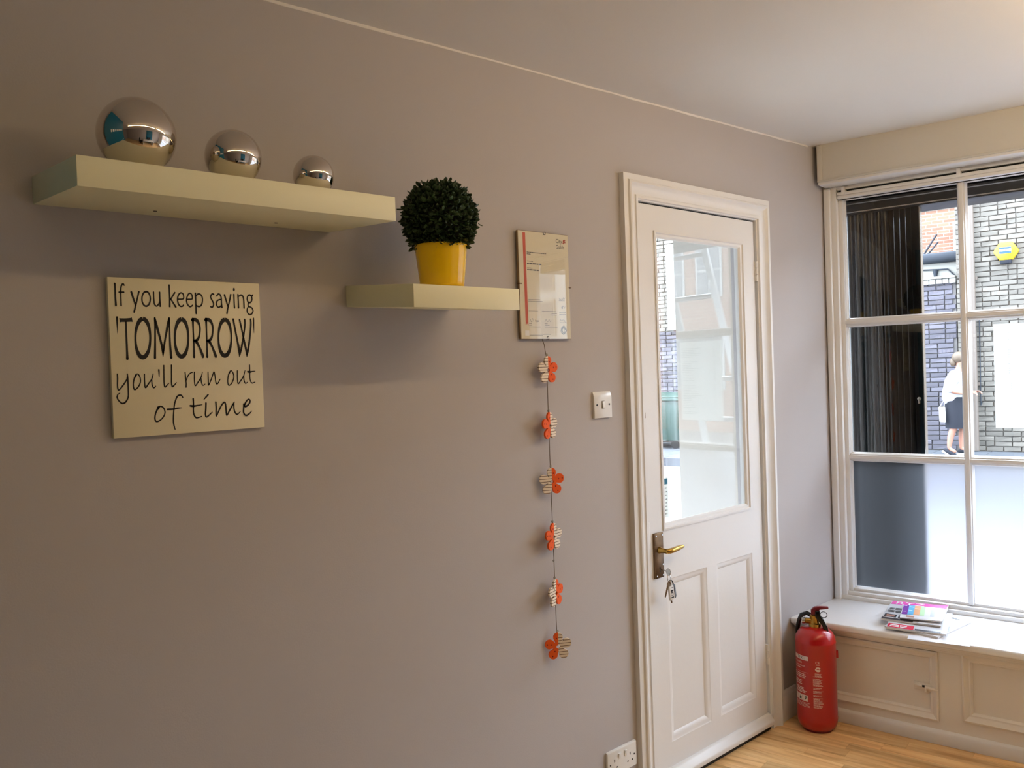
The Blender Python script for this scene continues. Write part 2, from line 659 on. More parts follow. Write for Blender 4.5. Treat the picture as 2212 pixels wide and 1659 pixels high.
# floor: a base slab and, where the picture shows it, single laminate strips
fl = struct('floor', (0, 0, 0), label='honey oak laminate floor of narrow strips')
mb = MB()
mb.prism([(-3.1, -3.7), (4.25, -3.7), (3.72, 0.12), (-3.1, 0.12)], (-0.06, -0.004), lambda u, v, h: (u, v, h))
mb.build('floor_base', M['oak'], fl, smooth=False)
rnd = random.Random(3)
k = -0.40
row = 0
while k > -1.75:
    s = k * 0.1502 + 0.002
    first = True
    while s < 1.7:
        L = rnd.uniform(0.12, 0.4) if first else rnd.uniform(0.32, 0.62)
        first = False
        g = 0.0006
        b = MB()
        b.box((0, -0.064 + g, -0.004), (L - g, -g, 0.0))
        b.build('floor_strip', M['oak'], fl, smooth=False, loc=W(s, k, 0), rot=(0, 0, WROT))
        s += L
    k -= 0.064
    row += 1

# ------------------------------------------------------------------ boxed beam over the window
tr = struct('trim_1', WO, WROT, 'boxed cream beam across the top of the shop window')
mb = MB()
mb.prism([(0.0, -0.15), (3.62, -0.15), (3.62, 0.0), (0.022, 0.0)], (2.262, 2.50), lambda u, v, h: (u, v, h))
mb.build('beam', M['beam'], tr, smooth=False)
mb = MB()
mb.box((-0.001, -0.158, 2.259), (3.62, -0.149, 2.268))
mb.box((-0.001, -0.156, 2.262), (0.022, -0.149, 2.42))
mb.build('beam_bead', M['beam'], tr, bevel=0.002)
# painted edge where the ceiling meets the taupe wall
mb = MB()
n = 60
vs, fs = [], []
rnd = random.Random(5)
for i in range(n + 1):
    x = -3.0 + 6.5 * i / n
    dz = 0.004 + rnd.uniform(0, 0.004)
    vs += [(x, -0.0015, zc(x) + 0.002), (x, -0.0015, zc(x) - dz), (x, 0.0, zc(x) - dz - 0.0005)]
    if i:
        a = 3 * i
        fs += [(a - 3, a, a + 1, a - 2), (a - 2, a + 1, a + 2, a - 1)]
mb.add(vs, fs)
tag(mb.build('trim_2', M['ceiling']), kind='structure', label='thin white paint edge along the top of the taupe wall')

# ------------------------------------------------------------------ shop window
w1 = struct('window_1', WO, WROT, 'white timber shop window with frosted bottom panes')
MUL = [0.537, 1.02, 1.505, 1.955]
SE = 2.34
mb = MB()
mb.box((-0.004, -0.075, 0.409), (0.022, 0.02, 2.24)).box((0.02, -0.055, 0.409), (0.046, 0.03, 2.25)).box((0.044, -0.03, 0.409), (0.064, 0.03, 2.25))
mb.box((SE, -0.055, 0.409), (SE + 0.08, 0.03, 2.25))
mb.build('jamb', M['white'], w1, bevel=0.004)
mb = MB()
mb.box((0.0, -0.15, 2.248), (SE + 0.08, -0.012, 2.264)).box((0.03, -0.05, 2.236), (SE + 0.06, 0.03, 2.264)).box((0.045, -0.012, 2.196), (SE + 0.02, 0.03, 2.25))
mb.build('head', M['white'], w1, bevel=0.003)
mb = MB()
mb.box((0.02, -0.062, 0.409), (SE + 0.08, 0.0, 0.428)).box((0.024, -0.045, 0.425), (SE + 0.06, 0.03, 0.444)).box((0.04, -0.022, 0.44), (SE + 0.04, 0.04, 0.456))
mb.build('sill', M['white'], w1, bevel=0.003)
for m_ in MUL:
    mb = MB()
    mb.box((m_ - 0.0145, -0.02, 0.45), (m_ + 0.0145, 0.03, 2.215)).box((m_ - 0.009, -0.032, 0.45), (m_ + 0.009, -0.018, 2.215))
    mb.build('mullion', M['white'], w1, bevel=0.003)
for zz in (1.045, 1.645):
    mb = MB()
    mb.box((0.055, -0.018, zz - 0.016), (SE + 0.01, 0.03, zz + 0.016)).box((0.055, -0.029, zz - 0.008), (SE + 0.01, -0.016, zz + 0.009))
    mb.build('glazing_bar', M['white'], w1, bevel=0.003)
edges = [0.064] + MUL + [SE]
for i in range(len(edges) - 1):
    a = edges[i] + (0.0 if i == 0 else 0.0145)
    b = edges[i + 1] - (0.0 if i == len(edges) - 2 else 0.0145)
    for j, (za, zb) in enumerate(((0.456, 1.029), (1.061, 1.629), (1.661, 2.196))):
        mb = MB()
        if j == 0:
            mb.add([(a, 0.006, za), (b, 0.006, za), (b, 0.006, zb), (a, 0.006, zb)], [(0, 1, 2, 3)])
            o = mb.build('frosted_pane', M['frost'], w1, smooth=False)
        else:
            mb.box((a - .003, 0.004, za - .003), (b + .003, 0.008, zb + .003))
            o = mb.build('pane', M['glass'], w1, smooth=False)
        # putty fillet round the pane
        mb = MB()
        mb.frame(a, za, b, zb, [(0, -0.006), (0.0045, 0.003), (0.005, 0.006)])
        mb.build('putty', M['white'], w1, smooth=False)
# wall beyond the window, and the shopfront over it
mb = MB()
mb.box((SE + 0.08, -0.06, 0), (3.75, 0.1, 2.5))
tag(mb.build('wall_front', M['white'], smooth=False, loc=WO, rot=(0, 0, WROT)), kind='structure')
mb = MB()
mb.box((-6.5, 0.03, 2.262), (8, 0.35, 7.5)).box((0.0, 0.0, -0.2), (SE + .1, 0.09, 0.40))
tag(mb.build('wall_shopfront', M['render'], smooth=False, loc=WO, rot=(0, 0, WROT)), kind='structure')

# blind head rail
bl = thing('blind_headrail', 'white vertical blind head rail along the window top', 'blind', WO + Vector((0, 0, 0)), WROT)
mb = MB()
mb.box((0.05, -0.058, 2.193), (2.3, -0.03, 2.207)).box((0.05, -0.060, 2.207), (2.3, -0.034, 2.222))
mb.build('lower_rail', M['white'], bl, bevel=0.003)
mb = MB()
mb.box((0.05, -0.052, 2.231), (2.3, -0.03, 2.241))
mb.build('upper_rail', M['white'], bl, bevel=0.002)
mb = MB()
mb.box((0.05, -0.034, 2.19), (2.3, -0.030, 2.246))
mb.build('rail_gap_dark', M['dark'], bl, smooth=False)  # dark strip in place of the shade in the gaps between the rails
for s_ in (0.078, 0.537, 1.02, 1.505, 1.955):
    mb = MB()
    mb.box((s_ - .008, -0.062, 2.208), (s_ + .008, -0.028, 2.245))
    mb.build('bracket', M['white'], bl, bevel=0.003)

# ------------------------------------------------------------------ price list on the second pane
pl = thing('price_list', 'large white price list sheet stuck to the second window pane', 'poster', WO, WROT)
PS0, PS1, PZ0, PZ1 = 0.638, 0.937, 1.183, 1.604
mb = MB()
mb.box((PS0, 0.0025, PZ0), (PS1, 0.0032, PZ1))
mb.build('sheet', M['poster'], pl, smooth=False)
mb = MB()
PF = lambda u, v: (PS0 + u, 0.0021, PZ0 + v)
MIR = lambda u, v: (PS0 + 0.060 - u, 0.0021, PZ0 + v)      # seen from behind, so back to front
rnd = random.Random(2)
zt = 0.383
for grp in (['£8', '£10', '£10', '£40', '£30', '£10'], ['£48', '£30', '£30', '£48', '£30', '£30', '£48', '£48', '£48', '£48', '£48', '£30'],
            ['£8', '£6', '£9', '£10', '£10', '£15', '£25', '£30', '£15', '£18', '£18', '£25', '£30', '£26'], ['£35', '£12']):
    for t in grp:
        text(mb, t, 0.0075, lambda u, v, z_=zt: MIR(u, v + z_))
        L = rnd.uniform(0.05, 0.14)
        dashes(mb, 0.285 - L, zt + 0.001, L, 0.0022, PF, rnd)
        zt -= 0.0092
    zt -= 0.016
mb.build('print', M['printgrey'], pl, smooth=False)

# ------------------------------------------------------------------ window seat
ws = thing('window_seat', 'white painted panelled window seat under the shop window', 'bench', WO, WROT)
mb = MB()
mb.prism([(-0.0670, -0.452), (3.6, -0.452), (3.6, 0.0), (0.0, 0.0)], (0.384, 0.411), lambda u, v, h: (u, v, h))
mb.build('seat_board', M['seatwhite'], ws, bevel=0.008, seg=3)
mb = MB()
mb.box((-0.056, -0.393, 0.0), (3.6, -0.375, 0.386))
mb.build('panel_field', M['cream'], ws, smooth=False)
KF = -0.407
PAN = [(0.0, 0.489, 0.085, 0.352), (0.572, 1.29, 0.105, 0.362), (1.37, 2.09, 0.105, 0.362), (2.17, 2.9, 0.105, 0.362)]
mb = MB()
se = [-0.060] + [v for p in PAN for v in p[:2]] + [3.6]
for i in range(0, len(se), 2):
    if se[i + 1] - se[i] > 0.01:
        mb.box((se[i], KF, 0.0), (se[i + 1], -0.390, 0.386))
for a, b, z0, z1 in PAN:
    mb.box((a, KF, 0.0), (b, -0.390, z0)).box((a, KF, z1), (b, -0.390, 0.386))
mb.build('front_frame', M['cream'], ws, smooth=False)
for a, b, z0, z1 in PAN:
    mb = MB()
    mb.frame(a, z0, b, z1, [(0, KF), (0.0, KF - 0.006), (0.006, KF - 0.009), (0.013, KF - 0.004), (0.022, KF + 0.002), (0.028, KF + 0.002), (0.032, KF + 0.009), (0.034, KF + 0.014)])
    mb.build('panel_moulding', M['cream'], ws, ang=25)
mb = MB()
for z_, d_, t_ in ((0.374, 0.030, 0.011), (0.365, 0.020, 0.011), (0.355, 0.010, 0.011)):
    mb.box((-0.058, KF - d_, z_), (3.6, KF + 0.002, z_ + t_))
mb.build('nosing_moulding', M['cream'], ws, bevel=0.004, seg=2)
mb = MB()
mb.prism([(KF - 0.016, 0.0), (KF - 0.016, 0.036), (KF - 0.012, 0.047), (KF + 0.004, 0.056), (KF + 0.004, 0.0)], (-0.060, 3.6), lambda u, v, h: (h, u, v))
mb.build('plinth', M['white'], ws, bevel=0.002)
mb = MB()
mb.tube([(0.405, KF - 0.004, 0.214), (0.432, KF - 0.005, 0.211)], 0.006, 8).tube([(0.448, KF - 0.004, 0.208), (0.489, KF - 0.004, 0.203)], 0.006, 8)
mb.box((0.442, KF - 0.008, 0.190), (0.449, KF + 0.002, 0.214))
mb.box((0.402, KF + 0.001, 0.196), (0.486, KF + 0.0142, 0.220))
mb.build('bolt', M['cream'], ws, bevel=0.001)
mb = MB()
mb.box((0.432, KF - 0.003, 0.206), (0.445, KF + 0.002, 0.213))
mb.build('bolt_slot', M['dark'], ws, smooth=False)

# skirting between the door casing and the window seat
mb = MB()
mb.prism([(0, 0), (-0.016, 0), (-0.016, 0.085), (-0.012, 0.10), (-0.006, 0.105), (-0.006, 0.118), (0, 0.122)], (3.136, 3.262), lambda u, v, h: (h, u, v))
tag(mb.build('baseboard_left', M['white'], bevel=0.0015), kind='structure', label='short white skirting between the door casing and window seat')
mb = MB()
mb.prism([(0, 0), (-0.016, 0), (-0.016, 0.085), (-0.012, 0.10), (-0.006, 0.105), (-0.006, 0.118), (0, 0.122)], (-3.0, 2.218), lambda u, v, h: (h, u, v))
tag(mb.build('baseboard_wall', M['white'], bevel=0.0015), kind='structure')

# ------------------------------------------------------------------ the door
dr = struct('door_1', (0, 0, 0), 0, 'white half-glazed panelled door with brass lever handle')
mb = MB()
AP = [(0, 0.0), (0.0, -0.020), (0.020, -0.022), (0.024, -0.028), (0.030, -0.030), (0.036, -0.024), (0.046, -0.017), (0.058, -0.013), (0.066, -0.013), (0.068, -0.017), (0.078, -0.017), (0.080, -0.010), (0.084, -0.008), (0.086, 0.03), (0.086, 0.06)]
mb.frame(2.220, 0.0, 3.135, 2.136, AP, sides=3)
mb.build('casing', M['white'], dr, ang=28)
LX0, LX1, LZ0, LZ1 = 2.318, 3.041, 0.022, 2.046
GX0, GX1, GZ0, GZ1 = 2.397, 2.963, 0.903, 1.958
PX = [(2.411, 2.653), (2.716, 2.964)]
PZ0_, PZ1_ = 0.150, 0.728
D = (0.0, 0.042)
for nm, a, b in (('stile', (LX0, D[0], LZ0), (GX0, D[1], LZ1)), ('stile', (GX1, D[0], LZ0), (LX1, D[1], LZ1)), ('top_rail', (GX0, D[0], GZ1), (GX1, D[1], LZ1)),
                 ('lock_rail', (GX0, D[0], PZ1_), (GX1, D[1], GZ0)), ('bottom_rail', (GX0, D[0], LZ0), (GX1, D[1], PZ0_)), ('muntin', (PX[0][1], D[0], PZ0_), (PX[1][0], D[1], PZ1_))):
    MB().box(a, b).build(nm, M['white'], dr, smooth=False)
MB().box((GX0, D[0], PZ0_), (PX[0][0], D[1], PZ1_)).build('stile_edge', M['white'], dr, smooth=False)
for a, b in PX:
    mb = MB()
    mb.box((a, 0.012, PZ0_), (b, 0.03, PZ1_))
    mb.build('door_panel', M['white'], dr, smooth=False)
    mb = MB()
    mb.frame(a, PZ0_, b, PZ1_, [(0, 0.0), (0.004, 0.002), (0.012, 0.003), (0.024, 0.0105), (0.027, 0.0125)])
    mb.build('panel_moulding', M['white'], dr, ang=25)
mb = MB()
mb.frame(GX0, GZ0, GX1, GZ1, [(0, 0.0), (0.0, -0.004), (0.007, -0.005), (0.010, 0.0), (0.018, 0.002), (0.024, 0.009), (0.024, 0.014)])
mb.build('glazing_bead', M['white'], dr, ang=25)
MB().box((GX0 + .01, 0.012, GZ0 + .01), (GX1 - .01, 0.016, GZ1 - .01)).build('door_pane', M['doorglass'], dr, smooth=False)
mb = MB()
mb.prism([(0.0, 0.024), (-0.030, 0.024), (-0.030, 0.040), (-0.012, 0.062), (0.0, 0.066)], (LX0 + .004, LX1 + .004), lambda u, v, h: (h, u, v))
mb.build('weather_bar', M['white'], dr, bevel=0.003)
MB().box((LX0, -0.012, 0.001), (LX1, 0.03, 0.024)).build('dark_gap_strip', M['dark'], dr, smooth=False)  # dark strip standing in for the shade of the gap under the door
MB().box((LX0 - .008, 0.004, 2.0465), (LX1 + .006, 0.05, 2.052)).build('shadow_gap', M['dark'], dr, smooth=False)
for zz in (1.808, 0.262):
    mb = MB()
    for q in range(3):
        mb.tube([(3.0475, -0.006, zz + q * 0.027), (3.0475, -0.006, zz + q * 0.027 + 0.0255)], 0.006, 8)
    mb.box((3.039, -0.002, zz), (3.055, 0.004, zz + .08))
    mb.build('hinge', M['white'], dr)
MB().box((2.304, -0.006, 0.85), (2.318, 0.006, 0.945)).build('strike_plate', M['white'], dr, bevel=0.002)
MB().box((2.303, -0.004, 1.305), (2.317, 0.006, 1.325)).build('latch', M['bronze'], dr, bevel=0.001)
# back plate, lever
pt = MB().box((2.338, -0.009, 0.744), (2.386, 0.001, 0.902)).build('handle_plate', M['bronze'], dr, bevel=0.002)
mb = MB()
for x_, z_ in ((2.345, 0.893), (2.379, 0.893), (2.345, 0.753), (2.379, 0.753), (2.379, 0.79)):
    mb.lathe([(0.003, -0.0105), (0.003, -0.008)], 8, (x_, 0, z_), ax='y')
mb.build('screw', M['steel'], pt)
mb = MB()
mb.lathe([(0.0035, -0.0096), (0.0035, -0.0085)], 10, (2.362, 0, 0.780), ax='y').box((2.3605, -0.0096, 0.764), (2.3635, -0.0085, 0.780))
mb.build('keyhole', M['dark'], pt)
mb = MB()
mb.lathe([(0.012, -0.009), (0.012, -0.013), (0.009, -0.018), (0.0085, -0.036), (0.009, -0.046)], 16, (2.362, 0, 0.842), ax='y')
mb.tube([(2.362, -0.040, 0.842), (2.370, -0.047, 0.842), (2.385, -0.048, 0.8425), (2.42, -0.046, 0.844), (2.452, -0.043, 0.845)], [0.0085, 0.0095, 0.0095, 0.009, 0.006], 10, flat=1.0)
mb.build('lever', M['brass'], pt, ang=60)

# opening hours sticker on the door glass
st = thing('glass_sticker', 'narrow printed sticker low on the door glass', 'sticker', (0, 0, 0))
MB().box((2.425, 0.0105, 0.945), (2.447, 0.0112, 1.085)).build('sheet', M['poster'], st, smooth=False)
mb = MB()
SF = lambda u, v: (2.427 + u, 0.0102, 0.947 + v)
rect(mb, 0, 0.115, 0.018, 0.135, SF)
mb.build('blue_band', M['teal'], st, smooth=False)
mb = MB()
rnd = random.Random(11)
for i in range(8):
    dashes(mb, 0.001, 0.008 + i * 0.013, 0.015, 0.004, SF, rnd, word=(.5, 1.6))
mb.build('print', M['printgrey'], st, smooth=False)


# ================================================================== THE STREET
lob = struct('floor_lobby', (0, 0, 0))
mb = MB()
mb.prism([(1.0, 0.12), (3.72, 0.12), (3.45, 2.2), (1.0, 2.2)], (-0.10, -0.02), lambda u, v, h: (u, v, h))
mb.build('lobby_slab', M['lobby'], lob, smooth=False)
mb = MB()
mb.prism([(1.0, 0.13), (3.60, 0.13), (3.30, 2.2), (1.0, 2.2)], (2.30, 2.36), lambda u, v, h: (u, v, h))  # unseen lobby roof, added to darken the pier
mb.box((1.0, 2.1, 0), (3.3, 2.2, 2.36))
mb.box((0.9, 0.12, 0), (1.0, 2.2, 2.36))
mb.build('added_lobby_shell', M['lobby'], lob, smooth=False)
mb = MB()
mb.box((-0.762, -0.06, -0.1), (0.02, 0.06, 2.5))
tag(mb.build('wall_pier', M['pier'], smooth=False, loc=WO, rot=(0, 0, WROT)), kind='structure', label='pale pier of the entrance seen through the door glass')

road = struct('road', WO, WROT, 'grey tarmac road outside the shop')
MB().box((-40, 1.9, -0.30), (45, 8.18, -0.135)).build('road_surface', M['tarmac'], road, smooth=False)
for k_ in (7.93, 7.72, 2.2, 2.4):
    MB().box((-40, k_, -0.135), (45, k_ + 0.08, -0.133)).build('road_line', M['redline'], road, smooth=False)
pv = struct('pavement', WO - WD * 1.832, WROT, 'stone pavement across the road')
MB().box((-40, 8.30, -0.3), (45, 11.2, -0.02)).box((-40, 0.05, -0.3), (45, 1.78, -0.06)).build('pavement_base', M['mortar'], pv, smooth=False)
rnd = random.Random(4)
for r_ in range(3):
    ka = 8.32 + r_ * 0.755
    s_ = -8.0 + r_ * 0.41
    while s_ < 3.2:
        L = rnd.uniform(0.7, 1.05)
        g = 0.008
        b = MB()
        b.box((0, 0, -0.05), (L - g, 0.747, rnd.uniform(-0.003, 0.003)))
        if -7 < s_ < -3.2 or -1.6 < s_ < 2.4:
            b.build('paving_slab', M['paving'], pv, smooth=False, bevel=0.004, seg=1, loc=(s_, ka, 0))
        s_ += L
s_ = -8.0
while s_ < 3:
    L = 0.88
    b = MB()
    b.box((0, 0, -0.3), (L, 0.13, 0.0))
    if -7 < s_ < -3.2 or -1.6 < s_ < 2.4:
        b.build('kerb_stone', M['paving'], pv, smooth=False, bevel=0.012, loc=(s_, 8.18, 0))
    s_ += L + 0.008
MB().box((-40, 8.18, -0.3), (-8, 8.3, 0)).box((3.1, 8.18, -0.3), (45, 8.3, 0)).box((-40, 1.78, -0.3), (45, 1.9, -0.04)).build('kerb_line', M['paving'], pv, smooth=False)

SHF = 1.832      # along-street offset of the far side
WS = WO - WD * SHF
KW = 10.574      # face of the brick walls across the road
BR = []
rnd = random.Random(8)
for q in range(4):
    b = MB()
    b.box((0.0, 0.0, 0.0), (0.222, 0.1, 0.0645))
    me = b.mesh('brick_%d' % q, M['stock'], smooth=False, bevel=0.006, seg=1)
    for v in me.vertices:
        v.co += Vector((rnd.uniform(-.004, .004), rnd.uniform(-.006, .004), rnd.uniform(-.003, .003)))
    BR.append(me)
BRS = []
for me in BR:
    m2 = me.copy()
    m2.materials.clear()
    m2.materials.append(M['soot'])
    BRS.append(m2)


def brickwork(parent, s0, s1, z0, z1, meshes, rnd, loose=0.02, skip=None, s_lo=None, s_hi=None):
    """Flemish-ish courses of single bricks; (s0..s1) is the piece of wall the picture shows"""
    z = z0
    row = 0
    n = 0
    while z < z1 - 0.03:
        s = s0 - (0.117 if row % 2 else 0.0)
        head = row % 2
        while s < s1 - 0.03:
            wd = 0.222 if head % 2 == 0 or rnd.random() < 0.6 else 0.105
            head += 1
            a, b = s, s + wd
            if s_lo is not None:
                a = max(a, s_lo)
            if s_hi is not None:
                b = min(b, s_hi)
            if b - a > 0.04 and not (skip and skip(a, b, z)):
                o = link('brick', rnd.choice(meshes), parent, (a, KW + rnd.uniform(-0.006, 0.006), z + rnd.uniform(-.002, .002)), (0, rnd.uniform(-loose, loose) * 0.4, 0))
                o.scale = ((b - a) / 0.222, 1, 1)
                n += 1
            s += wd + 0.011
        z += 0.0752
        row += 1
    return n


SB = 0.244       # the corner between the low yard wall and the tall building
gb = thing('gable_building', 'tall building of grey brown brick carrying the yellow alarm box', 'building', WS, WROT)
MB().box((SB, KW + 0.03, -0.02), (9.83, KW + 6, 4.35)).build('wall', M['fartan'], gb, smooth=False)
rnd = random.Random(21)
nb = brickwork(gb, SB + 0.004, 1.30, 0.01, 4.30, BR, rnd, s_lo=SB + 0.002)

yw = thing('yard_wall', 'low sooty brick wall behind the walking woman', 'wall', WS, WROT)
MB().box((-3.55, KW + 0.03, -0.02), (SB - 0.012, KW + 0.35, 2.66)).build('wall_core', M['mortar'], yw, smooth=False)
brickwork(yw, -0.62, SB, 0.01, 2.60, BRS, rnd, s_hi=SB - 0.016)
for i in range(9):
    b = MB()
    b.box((0, 0, 0), (0.085, 0.12, 0.075))
    b.build('dentil', M['extcream'], yw, smooth=False, bevel=0.004, seg=1, loc=(-0.60 + i * 0.094, KW - 0.035, 2.585))
MB().box((-3.5, KW - 0.06, 2.665), (SB - .012, KW + 0.4, 2.70)).build('coping', M['extcream'], yw, smooth=False)

sh = thing('flat_roof_building', 'cream building with dark flat roof edge behind the low wall', 'building', WS, WROT)
MB().box((-3.5, KW + 0.42, 0.0), (SB - .02, KW + 4, 2.98)).build('wall', M['extcream'], sh, smooth=False)
mb = MB()
mb.tube([(-3.5, KW + 0.38, 3.03), (SB - .02, KW + 0.38, 3.03)], 0.085, 12)
mb.box((-3.5, KW + 0.4, 2.97), (SB - .02, KW + 4, 3.1))
mb.build('roof_edge', M['roof'], sh)
MB().tube([(-3.4, KW + 0.40, 2.90), (-0.4, KW + 0.40, 2.86), (0.05, KW + 0.40, 2.84), (0.14, KW + 0.40, 2.74)], 0.012, 6).build('cable', M['roof'], sh)
MB().tube([(-0.13, KW + 0.40, 2.84), (-0.13, KW + 0.39, 2.74)], [0.04, 0.025], 10).build('wall_lamp', M['roof'], sh)
cb = MB()
cb.tube([(-0.34, KW + .5, 3.08), (-0.25, KW + .45, 3.2), (-0.12, KW + .5, 3.42)], 0.014, 6).tube([(-0.3, KW + .5, 3.08), (-0.2, KW + .45, 3.16), (-0.1, KW + .5, 3.30)], 0.012, 6)
tag(cb.build('loose_cable', M['roof'], loc=WS, rot=(0, 0, WROT)), 'dark loose cables sticking up from the flat roof', 'cable')

rb = thing('red_brick_building', 'red brick building with white window bay under the sky', 'building', WS, WROT)
KB = 16.6
MB().box((-9.0, KB, 0), (0.0, KB + 3, 4.70)).build('wall', M['farbrick'], rb, smooth=False)
MB().box((-9.0, KB - .06, 4.68), (0.03, KB + .2, 4.74)).build('parapet', M['render'], rb, smooth=False)
bw = MB().box((-0.92, KB - .35, 3.3), (-0.42, KB, 4.31)).build('window_bay', M['render'], rb, smooth=False)
MB().box((-0.79, KB - .37, 4.30), (-0.40, KB + .1, 4.47)).build('bay_top', M['render'], bw, smooth=False)
MB().box((-0.65, KB - .375, 3.4), (-0.44, KB - .34, 4.28)).build('blue_shutter', M['bluep'], bw, smooth=False)
MB().box((-0.86, KB - .37, 3.6), (-0.69, KB - .34, 4.22)).build('window_pane', M['glassdark'], bw, smooth=False)
mb = MB()
for i in range(6):
    mb.box((-0.40 + i * .045, KB - .5, 3.4), (-0.39 + i * .045, KB - .49, 4.14))
for z_ in (3.6, 3.8, 3.97, 4.13):
    mb.box((-0.40, KB - .5, z_), (-0.12, KB - .49, z_ + .012))
mb.build('railing', M['roof'], rb, smooth=False)

# drain pipe, alarm box
dp = thing('drain_pipe', 'tan drain pipe down the corner of the tall brick building', 'pipe', WS, WROT)
MB().tube([(0.475, KW - 0.078, 0.02), (0.475, KW - 0.078, 4.3)], 0.043, 12).build('pipe', M['pipe'], dp)
for z_ in (1.0, 2.6, 3.9):
    MB().box((0.41, KW - 0.062, z_), (0.54, KW - 0.012, z_ + .05)).build('pipe_clip', M['pipe'], dp, smooth=False)
ca = MB()
ca.tube([(0.56, KW - .02, 0.75), (0.54, KW - .02, 0.7), (0.545, KW - .02, 1.3), (0.55, KW - .02, 2.05), (0.62, KW - .02, 2.02)], 0.008, 6)
tag(ca.build('loop_cable', M['roof'], loc=WS, rot=(0, 0, WROT)), 'thin dark cable looping beside the drain pipe', 'cable')
ab = thing('alarm_box', 'yellow hexagonal alarm box on the tall brick wall', 'alarm', W(0.934 - SHF, KW - 0.02, 2.98), WROT)
hx = [(0.168 * cos(2 * pi * i / 6), 0.150 * sin(2 * pi * i / 6)) for i in range(6)]
MB().prism(hx, (-0.09, 0.004), lambda u, v, h: (u, h, v)).build('case', M['alarm'], ab, bevel=0.012)
MB().box((-0.085, -0.094, -0.035), (0.07, -0.09, 0.06)).build('label_panel', M['alarmblue'], ab, smooth=False)
mb = MB()
mb.box((-0.085, -0.097, 0.0), (0.07, -0.093, 0.03))
mb.build('label_stripe', M['whiteprint'], ab, smooth=False)
MB().box((-0.08, -0.085, -0.185), (0.07, -0.01, -0.12)).build('strobe', M['navy'], ab, bevel=0.01)
MB().lathe([(0.008, -0.0975), (0.008, -0.093)], 8, (0.0, 0, 0.014), ax='y').build('label_dot', M['ink'], ab)

# brick building beyond the door glass, its white board, the bin
db = thing('corner_building', 'pale brick building seen through the door glass', 'building', WS, WROT)
MB().box((-12, KW + 0.03, -0.02), (-3.56, KW + 5, 4.6)).build('wall', M['fartan'], db, smooth=False)
brickwork(db, -5.0, -4.3, 0.01, 2.12, BRS, rnd)
brickwork(db, -5.0, -4.3, 2.116, 4.3, BR, rnd)
sg = MB()
sg.box((-4.69, KW - 0.08, 2.13), (-4.515, KW - 0.02, 3.75))
tag(sg.build('white_board', M['render'], smooth=False, bevel=0.01, loc=WS, rot=(0, 0, WROT)), 'tall narrow blank white board on bricks through the door glass', 'sign')
bn = thing('wheeled_bin', 'green wheeled rubbish bin on the pavement across the road', 'bin', W(-4.545 - SHF, 9.75, 0), WROT)
mb = MB()
mb.add([(-.58, -.36, .14), (.58, -.36, .14), (.58, .36, .14), (-.58, .36, .14), (-.67, -.46, .86), (.67, -.46, .86), (.67, .46, .86), (-.67, .46, .86)],
       [(0, 3, 2, 1), (4, 5, 6, 7), (0, 1, 5, 4), (1, 2, 6, 5), (2, 3, 7, 6), (3, 0, 4, 7)])
mb.build('bin_body', M['bin'], bn, bevel=0.03)
MB().box((-.70, -.50, .85), (.70, .48, .90)).build('rim', M['bin'], bn, bevel=0.01)
mb = MB()
mb.prism([(-.49, .90), (-.49, .93), (-.2, .985), (.2, .985), (.46, .93), (.46, .90)], (-.68, .68), lambda u, v, h: (h, u, v))
mb.build('lid', M['bin'], bn, bevel=0.012)
for sx in (-.5, .5):
    for sy in (-.3, .3):
        MB().lathe([(0.075, -.025), (0.075, .025)], 14, (sx, sy, 0.078), ax='y').build('wheel', M['blackpl'], bn)
MB().tube([(-.3, -.47, .76), (-.3, -.52, .76), (.3, -.52, .76), (.3, -.47, .76)], 0.014, 8).build('bar_handle', M['bin'], bn)

# houses further along the street
tb = thing('terrace_building', 'brick terrace with white windows further along the street', 'building', WO, WROT)
MB().box((8.0, KW, -0.02), (13.2, KW + 6, 5.2)).build('wall', M['farbrick'], tb, smooth=False)
MB().box((8.2, KW - 0.02, 2.2), (9.7, KW + .1, 4.4)).build('render_panel', M['render'], tb, smooth=False)
for z_ in (0.9, 2.9):
    for s_ in (10.1, 11.2, 12.3):
        f_ = MB().box((s_, KW - 0.03, z_), (s_ + .75, KW + .02, z_ + 1.2)).build('window', M['render'], tb, smooth=False)
        for q in range(4):
            u_, v_ = (q % 2) * .35, (q // 2) * .57
            MB().box((s_ + .05 + u_, KW - .035, z_ + .05 + v_), (s_ + .35 + u_, KW - .028, z_ + .57 + v_)).build('pane', M['glassdark'], f_, smooth=False)
wb = thing('street_house', 'white rendered building with sash windows down the street', 'building', WO, WROT)
MB().box((17.0, 20.5, -0.02), (44.0, 26, 8.5)).build('wall', M['render'], wb, smooth=False)
for z_ in (0.9, 3.1, 5.2):
    for s_ in (22.6, 26, 29.3, 32.7, 36):
        f_ = MB().box((s_ - .1, 20.42, z_ - .1), (s_ + 1.2, 20.5, z_ + 1.6)).build('window', M['extcream'], wb, smooth=False)
        for q in range(2):
            MB().box((s_, 20.40, z_ + q * .78), (s_ + 1.1, 20.43, z_ + q * .78 + .7)).build('pane', M['glassdark'], f_, smooth=False)

